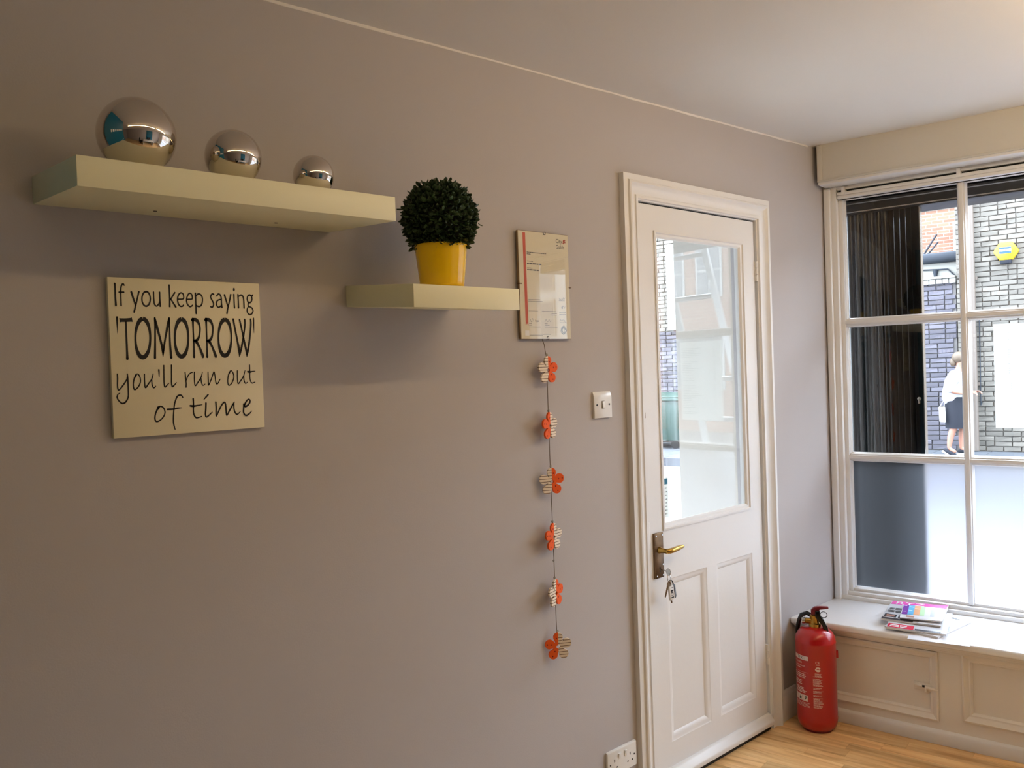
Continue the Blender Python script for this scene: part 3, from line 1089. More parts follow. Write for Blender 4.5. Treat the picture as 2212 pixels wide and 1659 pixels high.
# folding black security shutter outside the first pane
fs_ = thing('folding_shutter', 'black folded steel security shutter outside the first window pane', 'shutter', WO, WROT)
xs = [0.030, 0.062, 0.093, 0.124, 0.153, 0.181]
for i, s_ in enumerate(xs):
    mb = MB()
    P = [(s_ + 0.0148 * (1 - cos(t)) , 0.135 - 0.017 * sin(t)) for t in [pi * q / 10 for q in range(11)]]
    P = [(u, v) for u, v in P] + [(s_ + 0.0296, 0.16), (s_, 0.16)]
    mb.prism(P, (-0.06, 2.20), lambda u, v, h: (u, v, h))
    mb.build('slat', M['black'], fs_, ang=40)
for i in range(4):
    s_ = 0.211 + i * 0.0245
    MB().box((s_, 0.132, -0.06), (s_ + 0.0215, 0.16, 2.20)).build('slat', M['shutterflat'], fs_, bevel=0.002)
lp = MB().box((0.309, 0.118, -0.06), (0.342, 0.165, 2.20)).build('lock_post', M['shutterflat'], fs_, bevel=0.003)
MB().box((0.342, 0.12, -0.06), (0.3455, 0.16, 2.20)).build('edge_strip', M['steel'], lp, smooth=False)
mb = MB()
mb.lathe([(0.0085, 0.112), (0.0085, 0.118)], 14, (0.325, 0, 1.297), ax='y').box((0.3205, 0.112, 1.276), (0.3295, 0.118, 1.297))
mb.build('lock_cylinder', M['steel'], lp, bevel=0.001)
hd = MB().box((-0.02, 0.10, 2.142), (2.41, 0.3, 2.258)).build('head_box', M['shutterflat'], fs_, bevel=0.004)
MB().box((-0.02, 0.094, 2.185), (2.41, 0.1, 2.19)).box((-0.02, 0.094, 2.148), (2.41, 0.1, 2.153)).build('trim_strip', M['steel'], hd, smooth=False)

# ladder leaning on the shopfront, seen only as a reflection
ld = thing('ladder', 'aluminium ladder leaning outside the shop window', 'ladder', WO, WROT)
la, lb = Vector((0.86, 0.82, -0.06)), Vector((1.24, 0.36, 2.75))
lc, lD = Vector((1.26, 0.82, -0.06)), Vector((1.56, 0.36, 2.75))
MB().tube([la, lb], 0.032, 4, flat=0.6).build('rail', M['alu'], ld)
MB().tube([lc, lD], 0.032, 4, flat=0.6).build('rail', M['alu'], ld)
for i in range(10):
    t = (0.2 + i * 0.25) / 2.81
    MB().tube([la.lerp(lb, t), lc.lerp(lD, t)], 0.016, 8).build('rung', M['alu'], ld)


# ------------------------------------------------------------------ the woman walking past
def skin_mesh(name, mats, joints, bones, sub=1):
    """joints: name->(x,y,z,r); one skinned surface grown over the bones"""
    names = list(joints)
    me = bpy.data.meshes.new(name)
    me.from_pydata([joints[n_][:3] for n_ in names], [(names.index(a), names.index(b)) for a, b in bones], [])
    o = bpy.data.objects.new(name, me)
    COL.objects.link(o)
    o.modifiers.new('skin', 'SKIN').use_smooth_shade = True
    if sub:
        o.modifiers.new('sub', 'SUBSURF').levels = sub
        o.modifiers['sub'].render_levels = sub
    sk = me.skin_vertices[0].data
    for i, n_ in enumerate(names):
        r_ = joints[n_][3]
        sk[i].radius = r_ if isinstance(r_, tuple) else (r_, r_)
        sk[i].use_root = (i == 0)
    dg = bpy.context.evaluated_depsgraph_get()
    res = bpy.data.meshes.new_from_object(o.evaluated_get(dg))
    bpy.data.objects.remove(o)
    res.materials.clear()
    for m_ in (mats if isinstance(mats, list) else [mats]):
        res.materials.append(m_)
    return res


wm = thing('person', 'woman in white cardigan and navy skirt walking past outside', 'person', W(0.33 - SHF, 9.95, 0.0), WROT)
J = dict(pelvis=(0, 0, .80, .12), waist=(.0, 0, .95, .11), chest=(.015, 0, 1.12, .12), neckb=(.03, 0, 1.25, .05), neck=(.05, 0, 1.31, .042), head=(.075, 0, 1.40, .078), crown=(.07, 0, 1.455, .06),
         shL=(.02, -.17, 1.19, .05), elL=(-.04, -.235, .95, .04), wrL=(.17, -.17, .91, .024), haL=(.25, -.15, .915, .022),
         shR=(.02, .15, 1.19, .05), elR=(-.01, .19, .95, .036), wrR=(.18, .15, .92, .024), haR=(.26, .12, .925, .022),
         hipL=(0, -.08, .76, .085), knL=(-.02, -.09, .43, .055), caL=(-.075, -.09, .28, .05), anL=(-.10, -.09, .10, .032), toL=(-.0, -.09, .045, .028),
         hipR=(0, .08, .76, .085), knR=(.06, .08, .43, .055), caR=(.04, .08, .27, .05), anR=(.03, .08, .09, .032), toR=(.14, .08, .03, .028))
B = [('pelvis', 'waist'), ('waist', 'chest'), ('chest', 'neckb'), ('neckb', 'neck'), ('neck', 'head'), ('head', 'crown'), ('chest', 'shL'), ('shL', 'elL'), ('elL', 'wrL'), ('wrL', 'haL'),
     ('chest', 'shR'), ('shR', 'elR'), ('elR', 'wrR'), ('wrR', 'haR'), ('pelvis', 'hipL'), ('hipL', 'knL'), ('knL', 'caL'), ('caL', 'anL'), ('anL', 'toL'),
     ('pelvis', 'hipR'), ('hipR', 'knR'), ('knR', 'caR'), ('caR', 'anR'), ('anR', 'toR')]
body = link('body', skin_mesh('body', M['skin'], J, B, 1), wm)
fa = MB()
fa.sphere((.155, 0, 1.395), 0.014, 8, sc=(1.3, .8, 1.2))
fa.build('nose', M['skin'], body)
fa = MB()
for sy in (-.03, .03):
    fa.sphere((.143, sy, 1.418), 0.008, 8)
fa.build('eyes', M['ink'], body)
MB().sphere((.146, 0, 1.363), 0.014, 8, sc=(.5, 1.3, .5)).build('mouth', M['orange'], body)
mb = MB()
for sy, (hx_, hy_, hz_) in ((-1, J['haL'][:3]), (1, J['haR'][:3])):
    for q in range(4):
        mb.tube([(hx_ + .005, hy_ - .02 + q * .013, hz_), (hx_ + .045 - abs(q - 1.5) * .006, hy_ - .022 + q * .014, hz_ - .004), (hx_ + .06 - abs(q - 1.5) * .006, hy_ - .022 + q * .014, hz_ - .028)], [.0085, .0078, .006], 6)
    mb.tube([(hx_ - .01, hy_, hz_ + .01), (hx_ + .02, hy_ - sy * .03, hz_ + .012), (hx_ + .04, hy_ - sy * .034, hz_ - .002)], [.01, .009, .007], 6)
mb.build('fingers', M['skin'], body)
CJ = dict(w0=(-.03, 0, .69, (.205, .20)), w1=(-.03, 0, .95, (.19, .19)), c=(-.01, 0, 1.11, (.165, .17)), n=(.03, 0, 1.235, (.085, .075)),
          sL=(.0, -.17, 1.16, .09), eL=(-.04, -.235, .97, .068), fL=(.01, -.235, .945, .058), sR=(.015, .16, 1.17, .075), eR=(-.01, .195, .96, .058), fR=(.05, .18, .945, .05))
CBn = [('w0', 'w1'), ('w1', 'c'), ('c', 'n'), ('c', 'sL'), ('sL', 'eL'), ('eL', 'fL'), ('c', 'sR'), ('sR', 'eR'), ('eR', 'fR')]
link('cardigan', skin_mesh('cardigan', M['cardigan'], CJ, CBn, 1), wm)
mb = MB()
mb.lathe([(.165, .40), (.17, .5), (.17, .7), (.16, .86)], 20, (0.01, 0, 0))
mb.build('skirt', M['navy'], wm)
mb = MB()
mb.sphere((.045, 0, 1.435), 0.098, 16, sc=(1.0, .92, .92)).sphere((-.03, 0, 1.37), .055, 12, sc=(.9, 1.1, 1.2))
mb.build('hair', M['hair'], wm)
for (ax_, ay_, az_), rot_ in ((J['anL'][:3], 0.55), (J['anR'][:3], 0.0)):
    sh_ = MB()
    sh_.sphere((0.045, 0, -0.045), 0.05, 12, sc=(2.1, .8, .75))
    so = sh_.build('shoe', M['navy'], wm, loc=(ax_, ay_, az_), rot=(0, rot_, 0))
    MB().box((-.06, -.036, -.09), (.15, .036, -.07)).build('sole', M['whiteprint'], so, bevel=0.008)
bg_ = thing('shopping_bag', 'pale carrier bag hanging behind the walking woman', 'bag', W(0.33 - SHF - .17, 9.95 - .16, 0.0), WROT)
mb = MB()
mb.add([(-.03, -.03, .50), (.05, -.03, .49), (.05, .03, .49), (-.03, .03, .50), (-.04, -.012, .72), (.05, -.012, .72), (.05, .012, .72), (-.04, .012, .72)],
       [(0, 3, 2, 1), (4, 5, 6, 7), (0, 1, 5, 4), (1, 2, 6, 5), (2, 3, 7, 6), (3, 0, 4, 7)])
mb.build('bag_body', M['cardigan'], bg_, bevel=0.01)
MB().tube([(-.03, 0, .71), (0.06, -.0, .86), (.03, 0, .71)], 0.006, 6).build('bag_handle', M['cardigan'], bg_)


# ================================================================== THINGS ON THE TAUPE WALL
SAG = 0.0561     # both shelves droop a little towards the room (radians)


def shelf(name, label, x, z, L, tilt):
    t = thing(name, label, 'shelf', (x, 0, z), 0, 'floating shelves on the taupe wall')
    sd = sin(tilt)
    mb = MB()
    y1, T = -0.2868, 0.0535
    f = lambda u, v, h: (h, u, v)
    dz = -0.2868 * math.tan(tilt)
    mb.prism([(-0.0005, 0.0), (y1, dz), (y1, dz + T), (-0.0005, T)], (0, L), f)
    mb.build('shelf_board', M['shelf'], t, bevel=0.0012, seg=2)
    if L > 0.5:
        for u in (0.207, 0.476):
            b = MB()
            zz = -0.075 * math.tan(tilt)
            b.lathe([(0.004, zz - 0.0008), (0.004, zz + 0.002)], 10, (u, -0.075, 0))
            b.build('fixing_hole', M['dark'], t)
    return t


TIL1 = math.atan(0.0161 / 0.2868)
TIL2 = math.atan(0.0225 / 0.2868)
S1Z, S2Z = 1.8440, 1.6600
shelf('wall_shelf', 'long cream floating shelf carrying three mirror balls', 0.4482, S1Z, 0.6568, TIL1)
shelf('wall_shelf', 'short cream floating shelf carrying the yellow plant pot', 1.1456, S2Z, 0.3282, TIL2)


def top1(y):
    return S1Z + 0.0535 + y * math.tan(TIL1)


def top2(y):
    return S2Z + 0.0535 + y * math.tan(TIL2)


for nm, x, y, r_ in (('largest mirrored silver ball at the left end of the long shelf', 0.588, -0.180, 0.0714), ('middle sized mirrored silver ball on the long shelf', 0.778, -0.184, 0.0564),
                     ('smallest mirrored silver ball on the long shelf', 0.970, -0.170, 0.0450)):
    mb = MB()
    mb.sphere((0, 0, 0), r_, 96)
    o = mb.build('mirror_ball', M['chrome'], loc=(x, y, top1(y) + r_ * 1.0016), ang=180)
    tag(o, nm, 'ball', 'mirror balls on the long shelf')

# painted sign
sg_ = thing('quote_sign', "square cream sign reading 'If you keep saying tomorrow' in black letters", 'sign', (0.5755, 0, 1.3755))
MB().box((0, -0.0135, 0), (0.332, -0.0015, 0.332)).build('sign_board', M['board'], sg_, bevel=0.0012)
LET = [[[142,3188,38,146,3060,34,144,2914,36,147,2739,42],[326,3159,28,306,3188,32,272,3146,32,256,3065,31,252,2918,29,250,2738,35],[221,3014,32,313,3017,32],[464,3024,41,540,2749,30],[618,3037,34,591,2928,30,540,2741,33,505,2607,35],[766,3045,38,785,3042,38,803,3031,37,818,3013,35,831,2989,33,840,2960,31,845,2928,30,846,2894,30,842,2859,30,835,2827,32,823,2797,33,808,2772,35,791,2754,37,772,2742,38,753,2737,39,734,2741,38,716,2752,37,701,2770,35,688,2793,33,679,2822,31,674,2854,30,674,2888,30,677,2923,30,685,2955,31,696,2985,33,711,3009,35,728,3028,37,747,3040,38,766,3045,38],[918,3040,32,918,2901,30,928,2788,30,970,2744,32,1017,2791,28,1044,2844,22],[1044,3041,33,1044,2905,30,1046,2742,35],[1253,3201,34,1253,2950,32,1249,2740,35],[1367,3045,34,1273,2897,29],[1273,2904,29,1377,2735,37],[1434,2903,30,1538,2911,31,1557,2959,28,1543,3024,30,1497,3042,33,1449,3002,31,1422,2909,31,1434,2809,31,1477,2753,34,1524,2758,34,1546,2782,27],[1621,2906,31,1730,2914,32,1746,2957,29,1731,3019,30,1689,3041,33,1644,2989,30,1615,2895,28,1632,2803,30,1684,2750,35,1728,2768,32,1740,2784,26],[1817,3049,35,1818,2839,32,1817,2602,37],[1836,2995,27,1889,3036,35,1951,2999,32,1971,2906,29,1943,2796,32,1885,2755,35,1831,2777,29],[2228,3032,36,2203,3047,34,2173,3022,32,2157,2971,29,2181,2912,34,2214,2842,33,2212,2787,33,2178,2746,36,2150,2760,32],[2297,3003,31,2333,3047,33,2373,3033,34,2399,2966,31,2400,2855,31,2407,2748,35],[2402,2925,31,2344,2917,31,2298,2884,31,2283,2828,31,2297,2773,31,2333,2750,34,2392,2787,30],[2477,3032,38,2548,2771,30],[2624,3045,35,2592,2908,32,2542,2731,33,2517,2615,36],[2698,3050,33,2697,2863,33,2700,2747,37],[2704,3181,35,2703,3161,44,2702,3136,35],[2795,3051,33,2798,2866,32,2797,2749,35],[2813,3011,29,2867,3041,37,2912,3007,34,2928,2910,32,2929,2748,36],[3073,3049,37,3086,3047,37,3098,3041,36,3109,3031,34,3117,3018,32,3124,3001,30,3127,2983,30,3128,2963,29,3126,2943,30,3120,2925,31,3113,2908,32,3103,2893,34,3091,2883,36,3078,2876,37,3065,2873,37,3052,2875,37,3040,2881,36,3029,2891,34,3021,2905,32,3015,2921,30,3011,2940,29,3010,2959,29,3013,2979,29,3018,2998,30,3025,3015,32,3035,3029,34,3047,3040,35,3060,3047,37,3073,3049,37],[3102,3033,28,3137,3034,37,3154,3059,23],[3037,2864,28,3028,2815,29,3044,2787,31,3104,2764,33,3136,2720,31,3139,2671,31,3106,2617,33,3058,2600,34,3012,2636,32,2998,2701,29,3017,2758,28,3040,2783,24]],[[158,2500,32,158,2460,39,157,2350,29,157,2248,18,156,2163,8],[206,2433,90,243,2436,76,335,2438,75,424,2445,79,460,2450,97],[331,2411,35,329,2079,39,329,1784,43,328,1636,52],[675,2468,92,708,2458,90,739,2428,83,766,2381,73,788,2317,62,803,2240,53,811,2154,47,811,2064,45,803,1974,47,789,1888,53,767,1811,62,740,1748,73,709,1700,84,676,1670,91,642,1661,93,608,1671,90,578,1702,83,551,1750,73,530,1814,62,515,1890,52,508,1975,46,508,2064,44,515,2153,46,530,2238,52,551,2315,61,577,2378,72,608,2427,82,641,2457,89,675,2468,92],[923,2490,36,921,2305,35,910,2004,38,891,1642,49],[922,2494,29,947,2358,54,1016,2049,44,1060,1806,52,1062,1671,12],[1224,2498,30,1194,2361,55,1130,2079,37,1077,1813,45,1062,1671,12],[1224,2491,37,1223,2231,33,1221,1926,43,1234,1644,54],[1490,2469,93,1522,2460,91,1552,2430,83,1578,2383,73,1599,2319,62,1613,2242,52,1621,2157,46,1621,2067,44,1613,1977,46,1599,1892,52,1578,1816,62,1552,1752,74,1522,1704,84,1490,1675,92,1457,1665,94,1424,1676,92,1395,1706,84,1369,1754,73,1349,1818,61,1335,1894,52,1328,1978,45,1328,2067,43,1335,2156,45,1349,2241,51,1370,2317,61,1395,2381,72,1425,2429,83,1457,2459,90,1490,2469,93],[1736,2487,50,1736,2234,34,1736,1923,37,1732,1647,49],[1727,2463,70,1802,2462,83,1856,2403,58,1884,2313,42,1883,2219,39,1858,2094,46,1811,2020,60,1753,2001,61],[1783,2001,66,1845,1891,50,1892,1774,51,1926,1672,59,1928,1636,31],[2032,2491,51,2031,2236,34,2029,1922,36,2025,1646,49],[2021,2467,71,2096,2466,84,2150,2406,58,2176,2316,41,2174,2221,38,2149,2094,45,2103,2020,61,2047,2000,61],[2076,2000,66,2138,1889,49,2184,1770,51,2218,1671,59,2221,1635,32],[2464,2476,93,2497,2466,91,2528,2437,83,2554,2389,73,2576,2325,61,2590,2248,51,2598,2162,45,2598,2072,43,2590,1982,45,2575,1896,52,2554,1820,62,2527,1756,73,2497,1708,84,2463,1678,92,2429,1669,95,2396,1679,92,2366,1710,84,2340,1758,73,2319,1822,61,2304,1898,51,2297,1983,45,2297,2072,43,2304,2162,44,2319,2247,51,2340,2323,60,2366,2387,72,2397,2435,83,2430,2465,91,2464,2476,93],[2658,2488,43,2691,2280,39,2738,1998,44,2774,1756,54,2775,1635,11],[2932,2488,37,2932,2362,37,2886,2095,39,2826,1836,44,2775,1635,11],[2809,2478,39,2844,2305,37,2892,2030,42,2938,1786,49,2948,1636,12],[3075,2494,38,3076,2364,39,3040,2078,39,2986,1794,48,2948,1636,12],[3145,2520,30,3145,2471,36,3145,2340,26,3145,2178,8]],[[117,1328,23,118,1225,29,110,1094,27,118,1013,29,138,996,27,216,1082,29,294,1197,26,313,1263,26],[314,1322,26,320,1218,29,320,960,26,311,835,28,258,741,33,193,715,33,132,763,29,94,838,27,106,896,24,150,931,17],[487,1287,41,448,1214,29,426,1104,25,434,1014,28,460,991,29,527,1048,26,571,1143,25,568,1240,25,538,1302,26,506,1315,25,480,1287,32],[659,1308,25,656,1170,26,659,1065,27,675,1023,28,733,1100,27,795,1180,25,823,1247,24,838,1307,19],[806,1187,25,806,1097,27,822,1032,27,847,1014,28,884,1047,18],[961,1390,34,963,1318,27,962,1244,16],[1069,1482,25,1062,1270,27,1059,1103,27,1069,1030,30,1090,1027,30,1133,1070,23,1163,1100,17],[1230,1486,26,1223,1265,27,1217,1097,27,1228,1028,30,1248,1029,30,1292,1071,23,1323,1106,17],[1518,1322,24,1525,1207,25,1532,1087,25,1526,998,27],[1539,1151,22,1575,1237,24,1630,1299,22,1675,1316,24],[1722,1321,24,1716,1177,24,1719,1064,24,1737,1025,29,1787,1086,27,1847,1172,26,1879,1236,23,1900,1317,18],[1864,1180,24,1870,1091,24,1892,1032,26,1919,1029,24,1951,1051,16],[2028,1312,23,2027,1191,24,2026,1085,24,2026,1019,21,2085,1132,25,2141,1272,25,2166,1310,23,2181,1226,25,2196,1087,26,2219,1043,26,2258,1077,23,2297,1148,17],[2522,1290,35,2489,1217,27,2472,1102,23,2479,1020,25,2506,1002,25,2564,1050,25,2611,1147,24,2615,1238,24,2583,1312,23,2550,1329,23,2527,1298,30],[2707,1325,24,2701,1194,24,2703,1078,25,2720,1032,29,2774,1092,27,2839,1181,26,2868,1247,22,2889,1322,17],[2855,1189,24,2857,1106,24,2881,1038,26,2912,1037,24,2939,1058,17],[3005,1448,24,3004,1285,24,3001,1159,22,3015,1071,24,3053,1032,28,3119,1052,23],[2958,1296,41,3007,1289,43,3065,1296,29,3134,1304,17]],[[922,592,59,881,526,33,849,445,30,837,369,30,848,312,30,883,294,32,949,320,27,1016,387,27,1052,468,27,1040,550,29,1001,599,30,961,614,30,931,600,36],[1448,777,22,1421,821,29,1379,832,33,1330,807,34,1291,731,30,1260,630,29,1239,493,28,1228,374,28,1223,254,28,1237,163,28,1252,99,23],[1108,540,41,1229,539,40,1326,554,34,1413,557,17],[1671,740,38,1674,626,31,1666,480,30,1673,399,31,1703,340,34,1742,318,30,1842,342,26],[1602,590,41,1672,579,46,1746,586,33,1865,600,18],[1952,630,38,1943,501,36,1929,384,34,1951,324,35,2015,363,30,2084,422,21],[1907,708,15,1956,759,34,2009,814,33],[2177,640,33,2180,525,32,2173,413,32,2175,327,26,2232,432,32,2306,563,32,2371,625,34,2400,572,32,2406,437,32,2415,327,26,2471,410,33,2547,534,33,2606,618,26],[2593,592,31,2592,479,30,2612,387,33,2654,341,34,2698,359,27,2741,401,17],[2831,565,35,2820,451,35,2815,375,35,2844,316,36,2896,303,38,2962,343,30,3011,392,18],[2837,518,35,2868,505,44,2930,536,40,2977,595,36,2976,647,33,2944,664,33,2894,622,36,2843,533,38]]]
for line in LET:
    mb = MB()
    for st_ in line:
        P = [(st_[i] * 1e-4, st_[i + 1] * 1e-4, st_[i + 2] * 1e-4) for i in range(0, len(st_), 3)]
        q = len(mb.v)
        ribbon(mb, P, lambda u, v: (u, -0.01385, v), sub=5 if len(P) < 20 else 2, caps=P[0][2] < 0.0085)
    mb.build('lettering', M['ink'], sg_, smooth=False)

# potted box ball
tp = thing('potted_topiary', 'round clipped box ball plant in a shiny yellow pot', 'plant', (1.328, -0.160, top2(-0.160)))
mb = MB()
mb.lathe([(0.0525, 0.0), (0.0545, 0.001), (0.0560, 0.006), (0.0655, 0.098), (0.0668, 0.103), (0.0662, 0.1055), (0.0640, 0.1055), (0.0630, 0.100), (0.0600, 0.085)], 48)
mb.build('pot', M['yellow'], tp, ang=50)
MB().sphere((0, 0, 0.166), 0.076, 20, sc=(1, 1, 0.98)).build('core', M['core_dark'], tp)  # near-black ball filling the gaps between the leaves
leafm = []
rnd = random.Random(12)
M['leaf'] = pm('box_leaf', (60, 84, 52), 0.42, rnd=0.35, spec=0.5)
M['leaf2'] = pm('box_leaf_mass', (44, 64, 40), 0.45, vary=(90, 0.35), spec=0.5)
for q in range(4):
    vs, fs = [], []
    L, Wd = 0.0125 + 0.0015 * q, 0.0098 + 0.0006 * q
    n = 6
    for i in range(n + 1):
        t = i / n
        hw_ = Wd / 2 * (sin(pi * min(1, t * 0.86 + 0.1)) ** 0.75)
        if i == n:
            hw_ = Wd * 0.14
        x = L * t
        cup = 0.0016 * (t - .5) ** 2 * 4
        vs += [(x, -hw_, 0.0014 + cup), (x, 0, cup - 0.0004), (x, hw_, 0.0014 + cup)]
        if i:
            a = 3 * i
            fs += [(a - 3, a - 2, a + 1, a), (a - 2, a - 1, a + 2, a + 1)]
    mb = MB()
    mb.add(vs, fs)
    leafm.append(mb.mesh('leaf_%d' % q, M['leaf'], ang=180))
CC = Vector((0, 0, 0.1705))
camv = (Vector((0, -1.85317, 1.488)) - (Vector((1.328, -0.16, top2(-.16))) + CC)).normalized()
cand = []
for i in range(1500):
    z_ = 1 - 2 * (i + .5) / 1500
    ph = i * 2.399963 + rnd.uniform(-.15, .15)
    dv = Vector((math.sqrt(1 - z_ * z_) * cos(ph), math.sqrt(1 - z_ * z_) * sin(ph), z_))
    if dv.z < -0.84:
        continue
    cand.append(dv)
cand.sort(key=lambda d_: -(d_.dot(camv) + rnd.uniform(-.35, .35)))
mass = MB()
nleaf = 0
for i, dv in enumerate(cand):
    rad = 0.083 + rnd.uniform(-0.008, 0.0085)
    if rnd.random() < 0.03:
        rad += 0.006
    pos = CC + dv * rad
    ax = (dv * rnd.uniform(.35, 1.2) + Vector((rnd.uniform(-1, 1), rnd.uniform(-1, 1), rnd.uniform(-.6, 1))) * 0.75).normalized()
    q = ax.to_track_quat('X', 'Z')
    q = q @ Matrix.Rotation(rnd.uniform(-.9, .9), 3, 'X').to_quaternion()
    sc_ = rnd.uniform(.75, 1.15)
    me = rnd.choice(leafm)
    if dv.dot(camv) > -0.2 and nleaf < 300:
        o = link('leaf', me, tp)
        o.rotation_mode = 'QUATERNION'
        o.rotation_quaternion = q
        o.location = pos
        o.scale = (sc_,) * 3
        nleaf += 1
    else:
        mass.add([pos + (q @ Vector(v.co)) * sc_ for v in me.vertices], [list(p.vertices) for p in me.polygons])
# a second, deeper layer of small leaves and the fringe over the rim
for i in range(900):
    z_ = rnd.uniform(-.86, 1)
    ph = rnd.uniform(0, 2 * pi)
    dv = Vector((math.sqrt(1 - z_ * z_) * cos(ph), math.sqrt(1 - z_ * z_) * sin(ph), z_))
    pos = CC + dv * rnd.uniform(.074, .090)
    ax = (dv + Vector((rnd.uniform(-1, 1), rnd.uniform(-1, 1), rnd.uniform(-1, 1))) * .9).normalized()
    q = ax.to_track_quat('X', 'Z') @ Matrix.Rotation(rnd.uniform(-1.5, 1.5), 3, 'X').to_quaternion()
    me = rnd.choice(leafm)
    mass.add([pos + (q @ Vector(v.co)) * rnd.uniform(.7, 1) for v in me.vertices], [list(p.vertices) for p in me.polygons])
for i in range(70):
    ph = 2 * pi * i / 70 + rnd.uniform(-.05, .05)
    rr_ = rnd.uniform(.055, .074)
    pos = Vector((rr_ * cos(ph), rr_ * sin(ph), rnd.uniform(.100, .114)))
    ax = Vector((cos(ph), sin(ph), rnd.uniform(-.9, .3))).normalized()
    q = ax.to_track_quat('X', 'Z') @ Matrix.Rotation(rnd.uniform(-.8, .8), 3, 'X').to_quaternion()
    me = rnd.choice(leafm)
    mass.add([pos + (q @ Vector(v.co)) * .9 for v in me.vertices], [list(p.vertices) for p in me.polygons])
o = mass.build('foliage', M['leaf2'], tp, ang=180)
o['kind'] = 'stuff'

# framed certificate
cf = thing('clip_frame', 'frameless clip picture frame holding a certificate with red ribbon', 'picture', (1.732, -0.0, 1.578))
CW, CH = 0.2145, 0.324
MB().box((0, -0.013, 0), (CW, -0.006, CH)).build('backing_board', pm('hardboard', (150, 128, 100), 0.8), cf, smooth=False)
MB().box((0.004, -0.006, 0.004), (.08, -0.0005, 0.02)).box((.112, -0.006, 0.004), (CW - .004, -0.0005, 0.02)).box((0.02, -0.006, CH - .05), (CW - .02, -.0005, CH - .02)).build('spacer', M['dark'], cf, smooth=False)
ce = MB().box((0.001, -0.0142, 0.001), (CW - .001, -0.0131, CH - .001)).build('certificate', pm('certificate_paper', (222, 214, 190), 0.7), cf, smooth=False)
CF = lambda u, v: (u, -0.0144, v)
mb = MB()
mb.add([CF(u, v) for u, v in ((.019, .318), (.030, .318), (.031, .040), (.0255, .047), (.020, .040))], [(0, 1, 2, 3, 4)])
mb.build('ribbon', pm('ribbon_red', (196, 84, 62), 0.6), ce, smooth=False)
mb = MB()
text(mb, 'City', 0.0175, lambda u, v: CF(.160 + u * .92, .297 + v))
text(mb, 'Guilds', 0.0175, lambda u, v: CF(.160 + u * .80, .279 + v))
mb.build('heading', M['ink'], ce, smooth=False)
mb = MB()
for (u, v), r_ in (((.195, .304), .004), ((.200, .301), .003), ((.193, .298), .003), ((.200, .307), .0025)):
    mb.add([CF(u + r_ * cos(2 * pi * q / 10), v + r_ * sin(2 * pi * q / 10)) for q in range(10)], [list(range(10))])
mb.build('emblem', pm('emblem_red', (170, 70, 50), 0.6), ce, smooth=False)
mb = MB()
rnd = random.Random(6)
for u, v, L, h in ((.034, .259, .082, .0022), (.034, .2535, .018, .0022), (.034, .233, .025, .0018), (.034, .2245, .060, .0034), (.034, .212, .024, .0018), (.034, .206, .048, .0034), (.034, .118, .052, .0012), (.034, .113, .06, .0012),
                   (.034, .084, .04, .0010), (.09, .084, .06, .0010), (.034, .046, .012, .0012), (.034, .041, .012, .0012), (.034, .036, .05, .0012), (.1, .046, .012, .0012), (.1, .041, .02, .0012), (.1, .036, .055, .0012),
                   (.034, .014, .09, .0012), (.034, .010, .055, .0012), (.165, .118, .026, .0010), (.165, .082, .03, .0012), (.165, .075, .03, .0012), (.168, .050, .03, .0012), (.13, .078, .025, .0012), (.125, .073, .03, .0012)):
    dashes(mb, u, v, L, h, CF, rnd)
for u0, v0, L in ((.036, .056, .018), (.060, .056, .016), (.100, .056, .03), (.167, .056, .026), (.166, .124, .028), (.175, .098, .016)):
    P = [(u0 + L * i / 14, v0 + rnd.uniform(-.005, .006), .0007) for i in range(15)]
    ribbon(mb, P, CF, sub=4, caps=False)
P = [(.182 + (.004 + .010 * rnd.random()) * cos(i * 1.1), .027 + (.004 + .011 * rnd.random()) * sin(i * 1.1), .0008) for i in range(40)]
ribbon(mb, P, CF, sub=4, caps=False)
mb.build('print', M['ink'], ce, smooth=False)
mb = MB()
rect(mb, .0165, .0105, .0335, .0255, lambda u, v: (u, -0.01445, v))
mb.build('square_label', M['whiteprint'], ce, smooth=False)
MB().box((0, -0.0172, 0), (CW, -0.0148, CH)).build('glass', M['glass'], cf, smooth=False)
for x_, z_, ver in ((.108, CH, 0), (.108, 0, 0), (0, .165, 1), (CW, .160, 1)):
    mb = MB()
    d_ = 1 if (z_ > .2 or x_ > .2) else -1
    if ver:
        mb.tube([(x_ - d_ * .006, -.0182, z_), (x_ + d_ * .002, -.0182, z_), (x_ + d_ * .002, -.006, z_)], .0017, 6)
    else:
        mb.tube([(x_ - .004, -.0182, z_ - d_ * .003), (x_ - .003, -.0182, z_ - d_ * .007), (x_ + .003, -.0182, z_ - d_ * .007), (x_ + .004, -.0182, z_ + d_ * .0015), (x_ + .004, -.006, z_ + d_ * .002)], .0010, 6)
    mb.build('clip', M['dark'] if not ver else M['bronze'], cf)

# flower garland
gl = thing('flower_garland', 'string of six orange and striped flowers hanging below the certificate', 'garland', (1.827, 0, 0.64))
SY = -0.021
MB().tube([(0.0, -0.0015, 1.0), (0, -0.003, .945), (0, -0.014, .92), (0, SY, .88), (0.0005, SY, .5), (0.003, SY, .2), (0.004, SY, 0.0)], 0.0011, 6).build('string', M['string'], gl)


def fan_a(half):
    out = []
    for i in range(49):
        a = pi / 2 - half * pi * i / 48
        best = 0.0
        for q in range(5):
            pa = pi / 2 + q * 2 * pi / 5
            cx_, cz_, pr_ = 0.0280 * cos(pa), 0.0280 * sin(pa), 0.0146
            b_ = cos(a) * cx_ + sin(a) * cz_
            disc = b_ * b_ - (cx_ ** 2 + cz_ ** 2 - pr_ ** 2)
            if disc > 0:
                best = max(best, b_ + math.sqrt(disc))
        out.append((a, max(best, 0.0150)))
    return out


